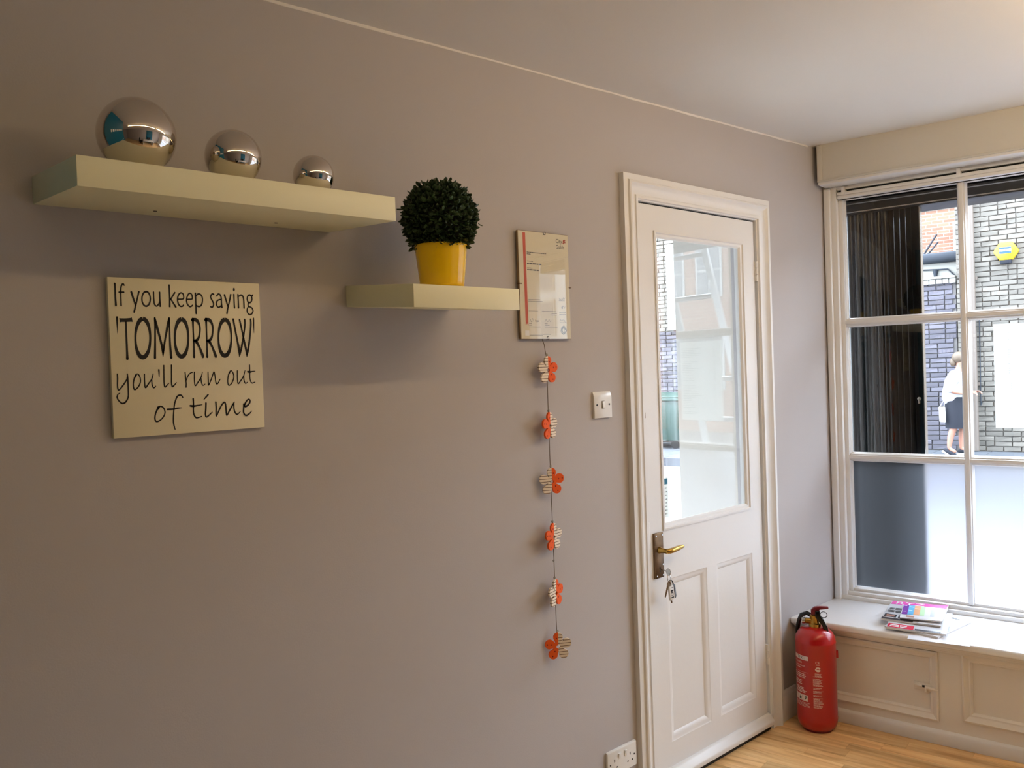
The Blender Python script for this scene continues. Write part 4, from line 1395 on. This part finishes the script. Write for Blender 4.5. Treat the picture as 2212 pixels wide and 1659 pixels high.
def half_mesh(name, half, mat):
    F = fan_a(half)
    vs, fs = [], []
    n = len(F)
    for y in (-0.003, 0.003):
        for a, r_ in F:
            vs.append((0.0060 * cos(a), y, 0.0060 * sin(a)))
        for a, r_ in F:
            vs.append((r_ * cos(a), y, r_ * sin(a)))
    for lay in (0, 1):
        o_ = lay * 2 * n
        for i in range(n - 1):
            fs.append((o_ + i, o_ + i + 1, o_ + n + i + 1, o_ + n + i))
    for i in range(n - 1):
        fs.append((n + i, n + i + 1, 3 * n + i + 1, 3 * n + i))
        fs.append((i, i + 1, 2 * n + i + 1, 2 * n + i))
    for i in (0, n - 1):
        fs.append((i, n + i, 3 * n + i, 2 * n + i))
    mb = MB()
    mb.add(vs, fs)
    return mb.mesh(name, mat, ang=40)


HM = {}
for hf in (1, -1):
    HM['o', hf] = half_mesh('orange_half', hf, M['orange'])
    HM['s', hf] = half_mesh('striped_half', hf, M['stripes'])
    mb = MB()
    for a_, r_ in ((78, .026), (18, .024), (14, .036), (-50, .018), (-56, .034)):
        aa = R(a_)
        u_, v_ = hf * r_ * cos(aa), r_ * sin(aa)
        mb.add([(u_ + .0021 * cos(2 * pi * q / 9), -0.0032, v_ + .0024 * sin(2 * pi * q / 9)) for q in range(9)], [list(range(9))])
    HM['p', hf] = mb.mesh('spots', M['spot'], smooth=False)
for i, (z_, yaw, flip) in enumerate(((1.483, 2, 1), (1.313, 14, -1), (1.144, -18, 1), (0.975, 10, -1), (0.803, 15, 1), (0.639, -30, -1))):
    f_ = thing('flower', None, None)
    f_.parent = gl
    f_.location = (0.000 + (0.004 if i > 4 else 0.001 if i > 3 else 0), SY - 0.004, z_ - 0.64)
    f_.rotation_euler = (0, 0, R(yaw))
    link('orange_half', HM['o', flip], f_)
    link('striped_half', HM['s', -flip], f_)
    link('spots', HM['p', flip], f_)
    mb = MB()
    mb.lathe([(0.0015, 0.0405), (0.0033, 0.042), (0.0036, 0.0445), (0.0033, 0.047), (0.0015, 0.0485)], 12, (0, 0.002, 0.002))
    mb.build('bead', M['bead'], f_)
MB().sphere((0.001, SY, 0.262), 0.0034, 10).build('bead', M['bead'], gl)

# light switch and socket
sw = thing('light_switch', 'white square single light switch left of the door', 'switch', (2.049, 0, 1.321))
mb = MB()
mb.prism([(0, 0), (0, .086), (-.0035, .086), (-.0085, .074), (-.0098, .064), (-.0098, 0)], (0, .086), lambda u, v, h: (h, u, v))
mb.build('plate', M['plastic'], sw, bevel=0.001)
mb = MB()
mb.prism([(-.0096, .032), (-.0096, .0545), (-.0118, .0545), (-.0150, .034), (-.0140, .032)], (.0375, .0485), lambda u, v, h: (h, u, v))
mb.build('rocker', M['plastic'], sw, bevel=0.0006)
MB().box((.0362, -.0100, .031), (.0498, -.0090, .0556)).build('rocker_gap', M['string'], sw, smooth=False)
for x_ in (.013, .073):
    MB().lathe([(.0032, -.0104), (.0032, -.009)], 12, (x_, 0, .043), ax='y').build('screw', M['dark'], sw)
so_ = thing('wall_socket', 'white double switched wall socket low beside the door', 'socket', (2.056, 0, 0.142))
mb = MB()
mb.prism([(0, 0), (0, .086), (-.004, .086), (-.0095, .0835), (-.0098, .081), (-.0098, 0.004), (-.006, 0)], (0, .146), lambda u, v, h: (h, u, v))
mb.build('plate', M['plastic'], so_, bevel=0.001)
for x_ in (.052, .083):
    mb = MB()
    mb.prism([(-.0096, .050), (-.0096, .071), (-.0146, .0695), (-.0104, .0515)], (x_, x_ + .011), lambda u, v, h: (h, u, v))
    mb.build('rocker', M['plastic'], so_, bevel=0.0006)
for cx_ in (.034, .112):
    mb = MB()
    mb.box((cx_ - .002, -.0102, .047), (cx_ + .002, -.0090, .056)).box((cx_ - .0145, -.0102, .026), (cx_ - .0085, -.0090, .030)).box((cx_ + .0085, -.0102, .026), (cx_ + .0145, -.0090, .030))
    mb.build('pin_holes', M['dark'], so_, smooth=False)
for x_ in (.0125, .1335):
    MB().lathe([(.003, -.0103), (.003, -.009)], 12, (x_, 0, .043), ax='y').build('screw', M['dark'], so_)

# ------------------------------------------------------------------ keys hanging in the lock
ky = thing('key_bunch', 'bunch of keys with grey fob hanging from the door lock', 'keys', (2.362, -0.0, 0.776))
mb = MB()
mb.tube([(0, -0.006, 0), (0, -0.036, -0.004)], 0.0022, 8)
mb.lathe([(0.010, -.0012), (0.011, 0), (0.010, .0012)], 18, (0, 0, 0), ax='x')
for i in range(len(mb.v) - 18 * 3, len(mb.v)):
    v = mb.v[i]
    mb.v[i] = (v[0], v[1] - 0.045, v[2] * 1.15 - 0.006)
mb.build('lock_key', M['steel'], ky)
MB().tube([(0.004 * cos(t), -0.047 + .010 * cos(t), -0.027 + .0165 * sin(t)) for t in [2 * pi * q / 20 for q in range(20)]], 0.0012, 6, closed=True).build('ring', M['steel'], ky)
mb = MB()
mb.tube([(-.004, -.047, -.04), (-.018, -.050, -.062), (-.030, -.051, -.086)], [.0035, .0032, .0025], 6, flat=.5)
mb.lathe([(0.010, -.0012), (0.010, .0012)], 14, (-.006, -.05, -.046), ax='y')
mb.build('spare_key', M['bronze'], ky)
fb = MB().add([(-.012, -.056, -.054), (.012, -.056, -.050), (.018, -.056, -.098), (-.006, -.056, -.103), (-.012, -.048, -.054), (.012, -.048, -.050), (.018, -.048, -.098), (-.006, -.048, -.103)],
              [(0, 3, 2, 1), (4, 5, 6, 7), (0, 1, 5, 4), (1, 2, 6, 5), (2, 3, 7, 6), (3, 0, 4, 7)]).build('tag', M['plastic'], ky, bevel=0.0015)
MB().add([(.013, -.058, -.050), (.026, -.052, -.051), (.034, -.052, -.094), (.019, -.058, -.098), (.013, -.046, -.050), (.026, -.046, -.051), (.034, -.046, -.094), (.019, -.046, -.098)],
         [(0, 3, 2, 1), (4, 5, 6, 7), (0, 1, 5, 4), (1, 2, 6, 5), (2, 3, 7, 6), (3, 0, 4, 7)]).build('grey_fob', pm('grey_fob', (104, 112, 120), 0.4), ky, bevel=0.002)
mb = MB()
for z_, h_ in ((-.066, .006), (-.074, .003), (-.079, .0015), (-.084, .0015), (-.090, .004)):
    x_ = -.0065 + (-.054 - z_) * .12
    mb.box((x_, -.0566, z_ - h_), (x_ + .014, -.0555, z_))
mb.lathe([(.0018, -.0565), (.0018, -.0555)], 8, (.003, 0, -.058), ax='y')
mb.build('tag_print', M['dark'], fb, smooth=False)
MB().tube([(.010 + .016 * cos(t), -.044, -.058 + .022 * sin(t)) for t in [pi * .9 - pi * 1.3 * q / 14 for q in range(15)]], 0.0028, 6, flat=.6).build('strap', M['blackpl'], ky)
MB().tube([(.004, -.05, -.10), (.006, -.05, -.112)], .003, 6).build('key_tip', M['bronze'], ky)

# ------------------------------------------------------------------ fire extinguisher
EX, EY = 3.181, -0.141
ERZ = R(-151.6)                        # local x looks at the camera
fe = thing('fire_extinguisher', 'red fire extinguisher standing on the floor by the window seat', 'extinguisher', (EX, EY, 0), ERZ)
RB = 0.0770
mb = MB()
mb.lathe([(.040, .006), (.060, .008), (.071, .018), (.0765, .034), (.0785, .052), (.0775, .056), (.0775, .352), (.0787, .356), (.0775, .360), (.0745, .376), (.066, .392), (.052, .404), (.034, .411), (.024, .413)], 56)
mb.build('cylinder', M['red'], fe, ang=45)
MB().lathe([(.050, 0.0), (.058, 0.001), (.060, .010)], 40).build('base_ring', M['darkred'], fe)
mb = MB()
mb.lathe([(.024, .411), (.024, .424), (.019, .427), (.017, .440), (.019, .444), (.019, .458), (.012, .462)], 20)
mb.tube([(0, 0.005, .434), (0.0, -.036, .434)], .012, 12)
mb.build('valve', M['brass'], fe)
MB().lathe([(.012, -.050), (.013, -.048), (.013, -.038), (.010, -.036)], 18, (0.0, 0, .434), ax='y').build('gauge', M['steel'], fe)
# local y runs to the right as the camera sees it
mb = MB()
mb.prism([(-.014, .446), (-.014, .478), (-.002, .490), (.020, .494), (.052, .493), (.054, .488), (.020, .482), (.012, .470), (.010, .446)], (-.011, .011), lambda u, v, h: (h, u, v))
mb.build('squeeze_lever', M['darkred'], fe, bevel=0.002)
mb = MB()
mb.prism([(.002, .480), (.020, .480), (.022, .462), (.034, .444), (.046, .420), (.052, .398), (.054, .382), (.050, .374), (.042, .375), (.038, .384), (.036, .400), (.026, .424), (.012, .442), (.002, .454)], (.006, .026), lambda u, v, h: (h, u, v))
mb.build('carry_handle', M['blackpl'], fe, bevel=0.003)
MB().tube([(.012, .034 + .013 * cos(t), .464 + .012 * sin(t)) for t in [2 * pi * q / 18 for q in range(18)]], .0014, 6, closed=True).build('safety_pin', M['blackpl'], fe)
MB().tube([(-.004, -.008, .452), (-.012, -.030, .461), (-.022, -.050, .450), (-.030, -.060, .425), (-.052, -.067, .39), (-.062, -.066, .30), (-.064, -.064, .16)], .009, 10).build('hose', M['blackpl'], fe)
MB().box((-.012, RB - .001, .290), (.004, RB + .008, .318)).build('bracket_hook', M['red'], fe, bevel=0.001)
EF = lambda u, v: ((RB + .0006) * cos(u / RB), (RB + .0006) * sin(u / RB), v)
rnd = random.Random(9)
lb_ = MB()
# right column
text(lb_, 'CE', 0.0135, lambda u, v: EF(-0.003 + u, .285 + v))
dashes(lb_, -.001, .279, .013, .0028, EF, rnd)
for q in range(34):
    if q in (4, 13, 16, 20, 23):
        continue
    L = rnd.uniform(.030, .037) if q % 5 else .024
    dashes(lb_, -.0135 if q > 2 else -.006, .2445 - q * .0041, L if q > 2 else .024, .0017, EF, rnd, word=(2, 7))
# round mark
for a0, a1, r_ in ((0.3, 2.6, .0085), (2.9, 6.0, .0085)):
    P = [(.0065 + r_ * cos(a0 + (a1 - a0) * i / 8), .2625 + .8 * r_ * sin(a0 + (a1 - a0) * i / 8), .005) for i in range(9)]
    ribbon(lb_, P, EF, sub=2, caps=False)
ribbon(lb_, [(.001, .2615, .002), (.006, .2600, .004), (.012, .2625, .002)], EF, sub=3, caps=False)
# left column, running round out of sight
rect(lb_, -.110, .2925, -.031, .309, EF, n=16)
text(lb_, 'POWDER', 0.010, lambda u, v: EF(-.107 + u * 1.15, .278 + v))
text(lb_, 'EXTINGUISHER', 0.009, lambda u, v: EF(-.107 + u, .265 + v))
for z_, e_ in ((.258, -.062), (.234, -.044), (.227, -.042), (.220, -.045), (.206, -.06), (.199, -.063), (.192, -.06), (.178, -.048), (.172, -.052), (.166, -.040), (.160, -.046)):
    dashes(lb_, -.107, z_, e_ + .107, .0032, EF, rnd)
rect(lb_, -.107, .2435, -.033, .2442, EF, n=14)
for a_ in (-.104, -.081, -.0575):
    rect(lb_, a_, .128, a_ + .021, .153, EF, n=6)
for q in range(4):
    dashes(lb_, -.107, .121 - q * .005, .078, .0014, EF, rnd, word=(3, 9))
lb_.build('label', M['label'], fe, smooth=False)
EF2 = lambda u, v: ((RB + .0010) * cos(u / RB), (RB + .0010) * sin(u / RB), v)
mb = MB()
text(mb, 'TEX', 0.0155, lambda u, v: EF2(-.083 + u * 1.05, .2955 + v))
rect(mb, -.0475, .2925, -.0468, .309, EF2)
mb.add([EF2(u, v) for u, v in ((-.046, .150), (-.042, .150), (-.0455, .142), (-.0415, .142), (-.048, .131), (-.046, .139), (-.0495, .139))], [(0, 1, 3, 2), (2, 3, 4), (2, 5, 6)])
mb.add([EF2(u, v) for u, v in ((-.077, .132), (-.066, .132), (-.064, .144), (-.068, .138), (-.071, .149), (-.075, .138))], [(0, 1, 2, 3, 4, 5)])
mb.build('label_black', M['ink'], fe, smooth=False)

# ------------------------------------------------------------------ magazines on the window seat
ZS = 0.4112
mg_rnd = random.Random(15)
M['page'] = pm('magazine_pages', (226, 222, 220), 0.6)
M['magpink'] = pm('magazine_pink', (214, 62, 158), 0.22, coat=0.3)
M['maggrey'] = pm('magazine_grey', (196, 196, 198), 0.22, coat=0.3)
M['magred'] = pm('magazine_red', (212, 42, 72), 0.25, coat=0.3)
M['magdark'] = pm('magazine_dark', (62, 56, 58), 0.25, coat=0.3)
M['magwhite'] = pm('magazine_white', (234, 232, 234), 0.2, coat=0.4)
M['purple'] = pm('leaflet_purple', (128, 62, 160), 0.2, coat=0.4)
M['lblue'] = pm('leaflet_blue', (112, 184, 226), 0.2, coat=0.4)
M['peach'] = pm('leaflet_orange', (236, 176, 130), 0.2, coat=0.4)
M['lgreen'] = pm('leaflet_green', (200, 234, 184), 0.2, coat=0.4)
M['lilac'] = pm('leaflet_lilac', (196, 200, 236), 0.2, coat=0.4)


def magazine(label, loc, ang, L, Wd, T, cover, prints=(), curl=0.004, spine=None, name='magazine', seed=1):
    """local x along the long side, local y across; slightly waved pages"""
    t = thing(name, label, name, loc, ang, 'magazines on the window seat' if name == 'magazine' else None)
    rn = random.Random(seed)
    ph = rn.uniform(0, 6)
    wave = lambda x, y: curl * (0.5 + 0.5 * sin(x * 16 + y * 9 + ph)) * (0.3 + abs(y / Wd) + abs(x / L))
    n, m = 10, 6

    def sheet(z0, z1, grow=0.0):
        mb = MB()
        vs, fs = [], []
        for zi, zz in enumerate((z0, z1)):
            for i in range(n + 1):
                for j in range(m + 1):
                    x, y = -L / 2 - grow + (L + 2 * grow) * i / n, -Wd / 2 - grow + (Wd + 2 * grow) * j / m
                    vs.append((x, y, zz + (wave(x, y) if zz > 0 else wave(x, y) * 0.15)))
        K = (n + 1) * (m + 1)
        id_ = lambda zi, i, j: zi * K + i * (m + 1) + j
        for i in range(n):
            for j in range(m):
                fs += [(id_(0, i, j), id_(0, i, j + 1), id_(0, i + 1, j + 1), id_(0, i + 1, j)), (id_(1, i, j), id_(1, i + 1, j), id_(1, i + 1, j + 1), id_(1, i, j + 1))]
        for i in range(n):
            fs += [(id_(0, i, 0), id_(0, i + 1, 0), id_(1, i + 1, 0), id_(1, i, 0)), (id_(0, i, m), id_(1, i, m), id_(1, i + 1, m), id_(0, i + 1, m))]
        for j in range(m):
            fs += [(id_(0, 0, j), id_(1, 0, j), id_(1, 0, j + 1), id_(0, 0, j + 1)), (id_(0, n, j), id_(0, n, j + 1), id_(1, n, j + 1), id_(1, n, j))]
        mb.add(vs, fs)
        return mb

    sheet(0.0, T - 0.0006).build('pages', M['page'], t)
    cv = sheet(T - 0.0005, T, 0.0012).build('cover', M[cover], t)
    for mat, it in [(a_, q_) for a_, b_ in prints for q_ in b_]:
        mb = MB()
        fn = lambda u, v: (u - L / 2, v - Wd / 2, T + 0.0006 + wave(u - L / 2, v - Wd / 2))
        if 1:
            if it[0] == 'r':
                uu0, vv0, uu1, vv1 = it[1:]
                q = 6
                for a in range(q):
                    for b_ in range(q):
                        rect(mb, uu0 + (uu1 - uu0) * a / q, vv0 + (vv1 - vv0) * b_ / q, uu0 + (uu1 - uu0) * (a + 1) / q, vv0 + (vv1 - vv0) * (b_ + 1) / q, fn)
            elif it[0] == 'd':
                fn2 = lambda u, v: (it[1] + v - L / 2, it[2] - u - Wd / 2, T + 0.0010 + wave(it[1] + v - L / 2, it[2] - u - Wd / 2))
                dashes(mb, 0, 0, it[3], it[4], fn2, rn)
            elif it[0] == 't':      # lettering across the short side
                fn3 = lambda u, v: (it[2] + v - L / 2, it[3] - u - Wd / 2, T + 0.0010 + wave(it[2] + v - L / 2, it[3] - u - Wd / 2))
                text(mb, it[1], it[4], fn3)
        mb.build('printed_block' if it[0] == 'r' else 'lettering', M[mat], cv, smooth=False)
    return t


sheet_ = thing('paper_sheet', 'loose white paper sheet under the magazines at the seat edge', 'paper', (3.431, -0.534, ZS), R(16))
mb = MB()
mb.box((-.148, -.105, 0.0), (.148, .105, .0007))
mb.build('sheet', M['magwhite'], sheet_, smooth=False)
magazine('magazine lying lowest right with its pale corner sticking out', (3.481, -0.464, ZS + .0008), R(-4), .285, .21, .005, 'magwhite',
         [('lilac', [('r', .05, .004, .275, .03)]), ('magdark', [('d', .27, .2, .15, .006), ('r', .262, .03, .268, .09)])], seed=2)
magazine('grey magazine with a red block at its front corner', (3.473, -0.436, ZS + .009), R(16), .29, .21, .006, 'maggrey',
         [('magred', [('r', .002, .115, .05, .208)]), ('magwhite', [('d', .028, .2, .07, .009), ('d', .012, .2, .06, .009)]), ('magdark', [('r', .002, .02, .02, .11)])], seed=3)
magazine('magazine with pink masthead and black headlines under the leaflet', (3.541, -0.391, ZS + .018), R(15), .295, .215, .006, 'maggrey',
         [('magpink', [('r', .235, .002, .293, .213)]), ('magwhite', [('r', .0, .002, .16, .08), ('t', 'RYZ', .242, .20, .062)]),
          ('ink', [('d', .16, .205, .07, .009), ('d', .143, .205, .08, .009), ('d', .118, .207, .085, .011), ('d', .10, .207, .08, .011)]),
          ('magdark', [('r', .0, .10, .02, .214), ('r', .03, .165, .07, .21), ('r', .03, .11, .065, .158)]), ('skin', [('r', .036, .172, .064, .203), ('r', .036, .116, .06, .152)])], curl=.005, seed=4)
magazine('glossy leaflet with purple blue and orange bands on top', (3.521, -0.426, ZS + .030), R(19), .20, .15, .0025, 'magwhite',
         [('purple', [('r', .055, .128, .199, .149)]), ('lblue', [('r', .055, .106, .199, .128)]), ('peach', [('r', .055, .084, .199, .106)]), ('lgreen', [('r', .055, .066, .199, .084)]),
          ('lilac', [('r', .05, .03, .16, .045)]), ('skin', [('r', .012, .10, .04, .13)]), ('whiteprint', [('d', .185, .147, .012, .006), ('d', .1, .145, .01, .004), ('d', .17, .126, .018, .006), ('d', .15, .104, .018, .006), ('d', .12, .126, .014, .004)])],
         curl=.003, name='leaflet', seed=5)

# ================================================================== THE REST OF THE ROOM, SEEN IN THE MIRROR BALLS
for i, (xa, xb) in enumerate(((-0.55, 1.44), (1.54, 3.45))):
    xm = (xa + xb) / 2
    bt = thing('fluorescent_batten', ('lit fluorescent batten reflected at the left in the mirror balls', 'lit fluorescent batten nearer the shop window, reflected in the mirror balls')[i], 'lamp', (xm, -1.45, zc(xm)), 0)
    h = (xb - xa) / 2
    MB().box((-h, -.03, -.045), (h, .03, 0.0)).build('housing', M['white'], bt, bevel=0.004)
    MB().tube([(-h + .03, 0, -.068), (h - .03, 0, -.068)], .014, 12).build('tube', emit('lamp_%d' % i, LAMP_COL, LAMP[i] * 10), bt)
    for sx in (-1, 1):
        MB().box((sx * h - .02 if sx > 0 else -h, -.02, -.085), (h if sx > 0 else -h + .02, .02, -.045)).build('end_cap', M['white'], bt, bevel=0.003)
tpn = MB().box((1.05, -3.598, 0.02), (2.15, -3.56, 2.2))
tag(tpn.build('teal_board', M['teal'], bevel=0.003), 'tall teal board across the room, reflected in the mirror balls', 'board')
bnr = thing('roll_up_banner', 'teal roll up banner just out of frame, reflected in the largest ball', 'banner', (0.045, -0.375, 0), R(-32.3))
MB().box((-.008, -.38, .08), (.0, .38, 2.33)).build('banner_sheet', M['teal'], bnr, smooth=False)
MB().box((-.06, -.35, 0), (.06, .35, .08)).build('base', M['alu'], bnr, bevel=0.01)
mb = MB()
rnd = random.Random(31)
for z_, h_ in ((1.95, .05), (1.62, .025), (1.5, .025)):
    dashes(mb, -.3, z_, .55, h_, lambda u, v: (.0012, u, v), rnd, word=(.5, 1.2))
mb.build('print', M['whiteprint'], bnr, smooth=False)
dk = thing('desk', 'white office desk behind the camera, reflected in the mirror balls', 'desk', (1.4, -3.0, 0))
MB().box((-.8, -.4, .70), (.8, .4, .74)).build('desktop', M['plastic'], dk, bevel=0.004)
for sx in (-.76, .76):
    MB().box((sx - .02, -.38, 0), (sx + .02, .38, .70)).build('leg_panel', M['plastic'], dk, smooth=False)
mo = thing('monitor', 'dark computer monitor on the white desk across the room', 'monitor', (1.4, -3.1, .74))
MB().box((-.27, -.02, .10), (.27, .02, .44)).build('screen', M['blackpl'], mo, bevel=0.006)
MB().box((-.03, -.02, .01), (.03, .01, .12)).box((-.12, -.09, 0), (.12, .09, .012)).build('stand', M['blackpl'], mo, bevel=0.003)
ch = thing('office_chair', 'dark office chair at the white desk across the room', 'chair', (0.25, -2.95, 0))
MB().box((-.24, -.24, .42), (.24, .24, .50)).build('seat', M['navy'], ch, bevel=0.03)
MB().box((-.24, -.27, .55), (-.17, .24, 1.02)).build('backrest', M['navy'], ch, bevel=0.03)
MB().tube([(0, 0, .08), (0, 0, .43)], .03, 10).tube([(-.18, 0, .45), (-.23, 0, .6)], .02, 8).build('column', M['blackpl'], ch)
for q in range(5):
    a = 2 * pi * q / 5
    lg = MB().tube([(0, 0, .09), (.28 * cos(a), .28 * sin(a), .065)], .018, 8).build('leg', M['blackpl'], ch)
    MB().lathe([(.03, -.015), (.03, .015)], 10, (.28 * cos(a), .28 * sin(a), .03), ax='x').build('caster', M['blackpl'], lg)
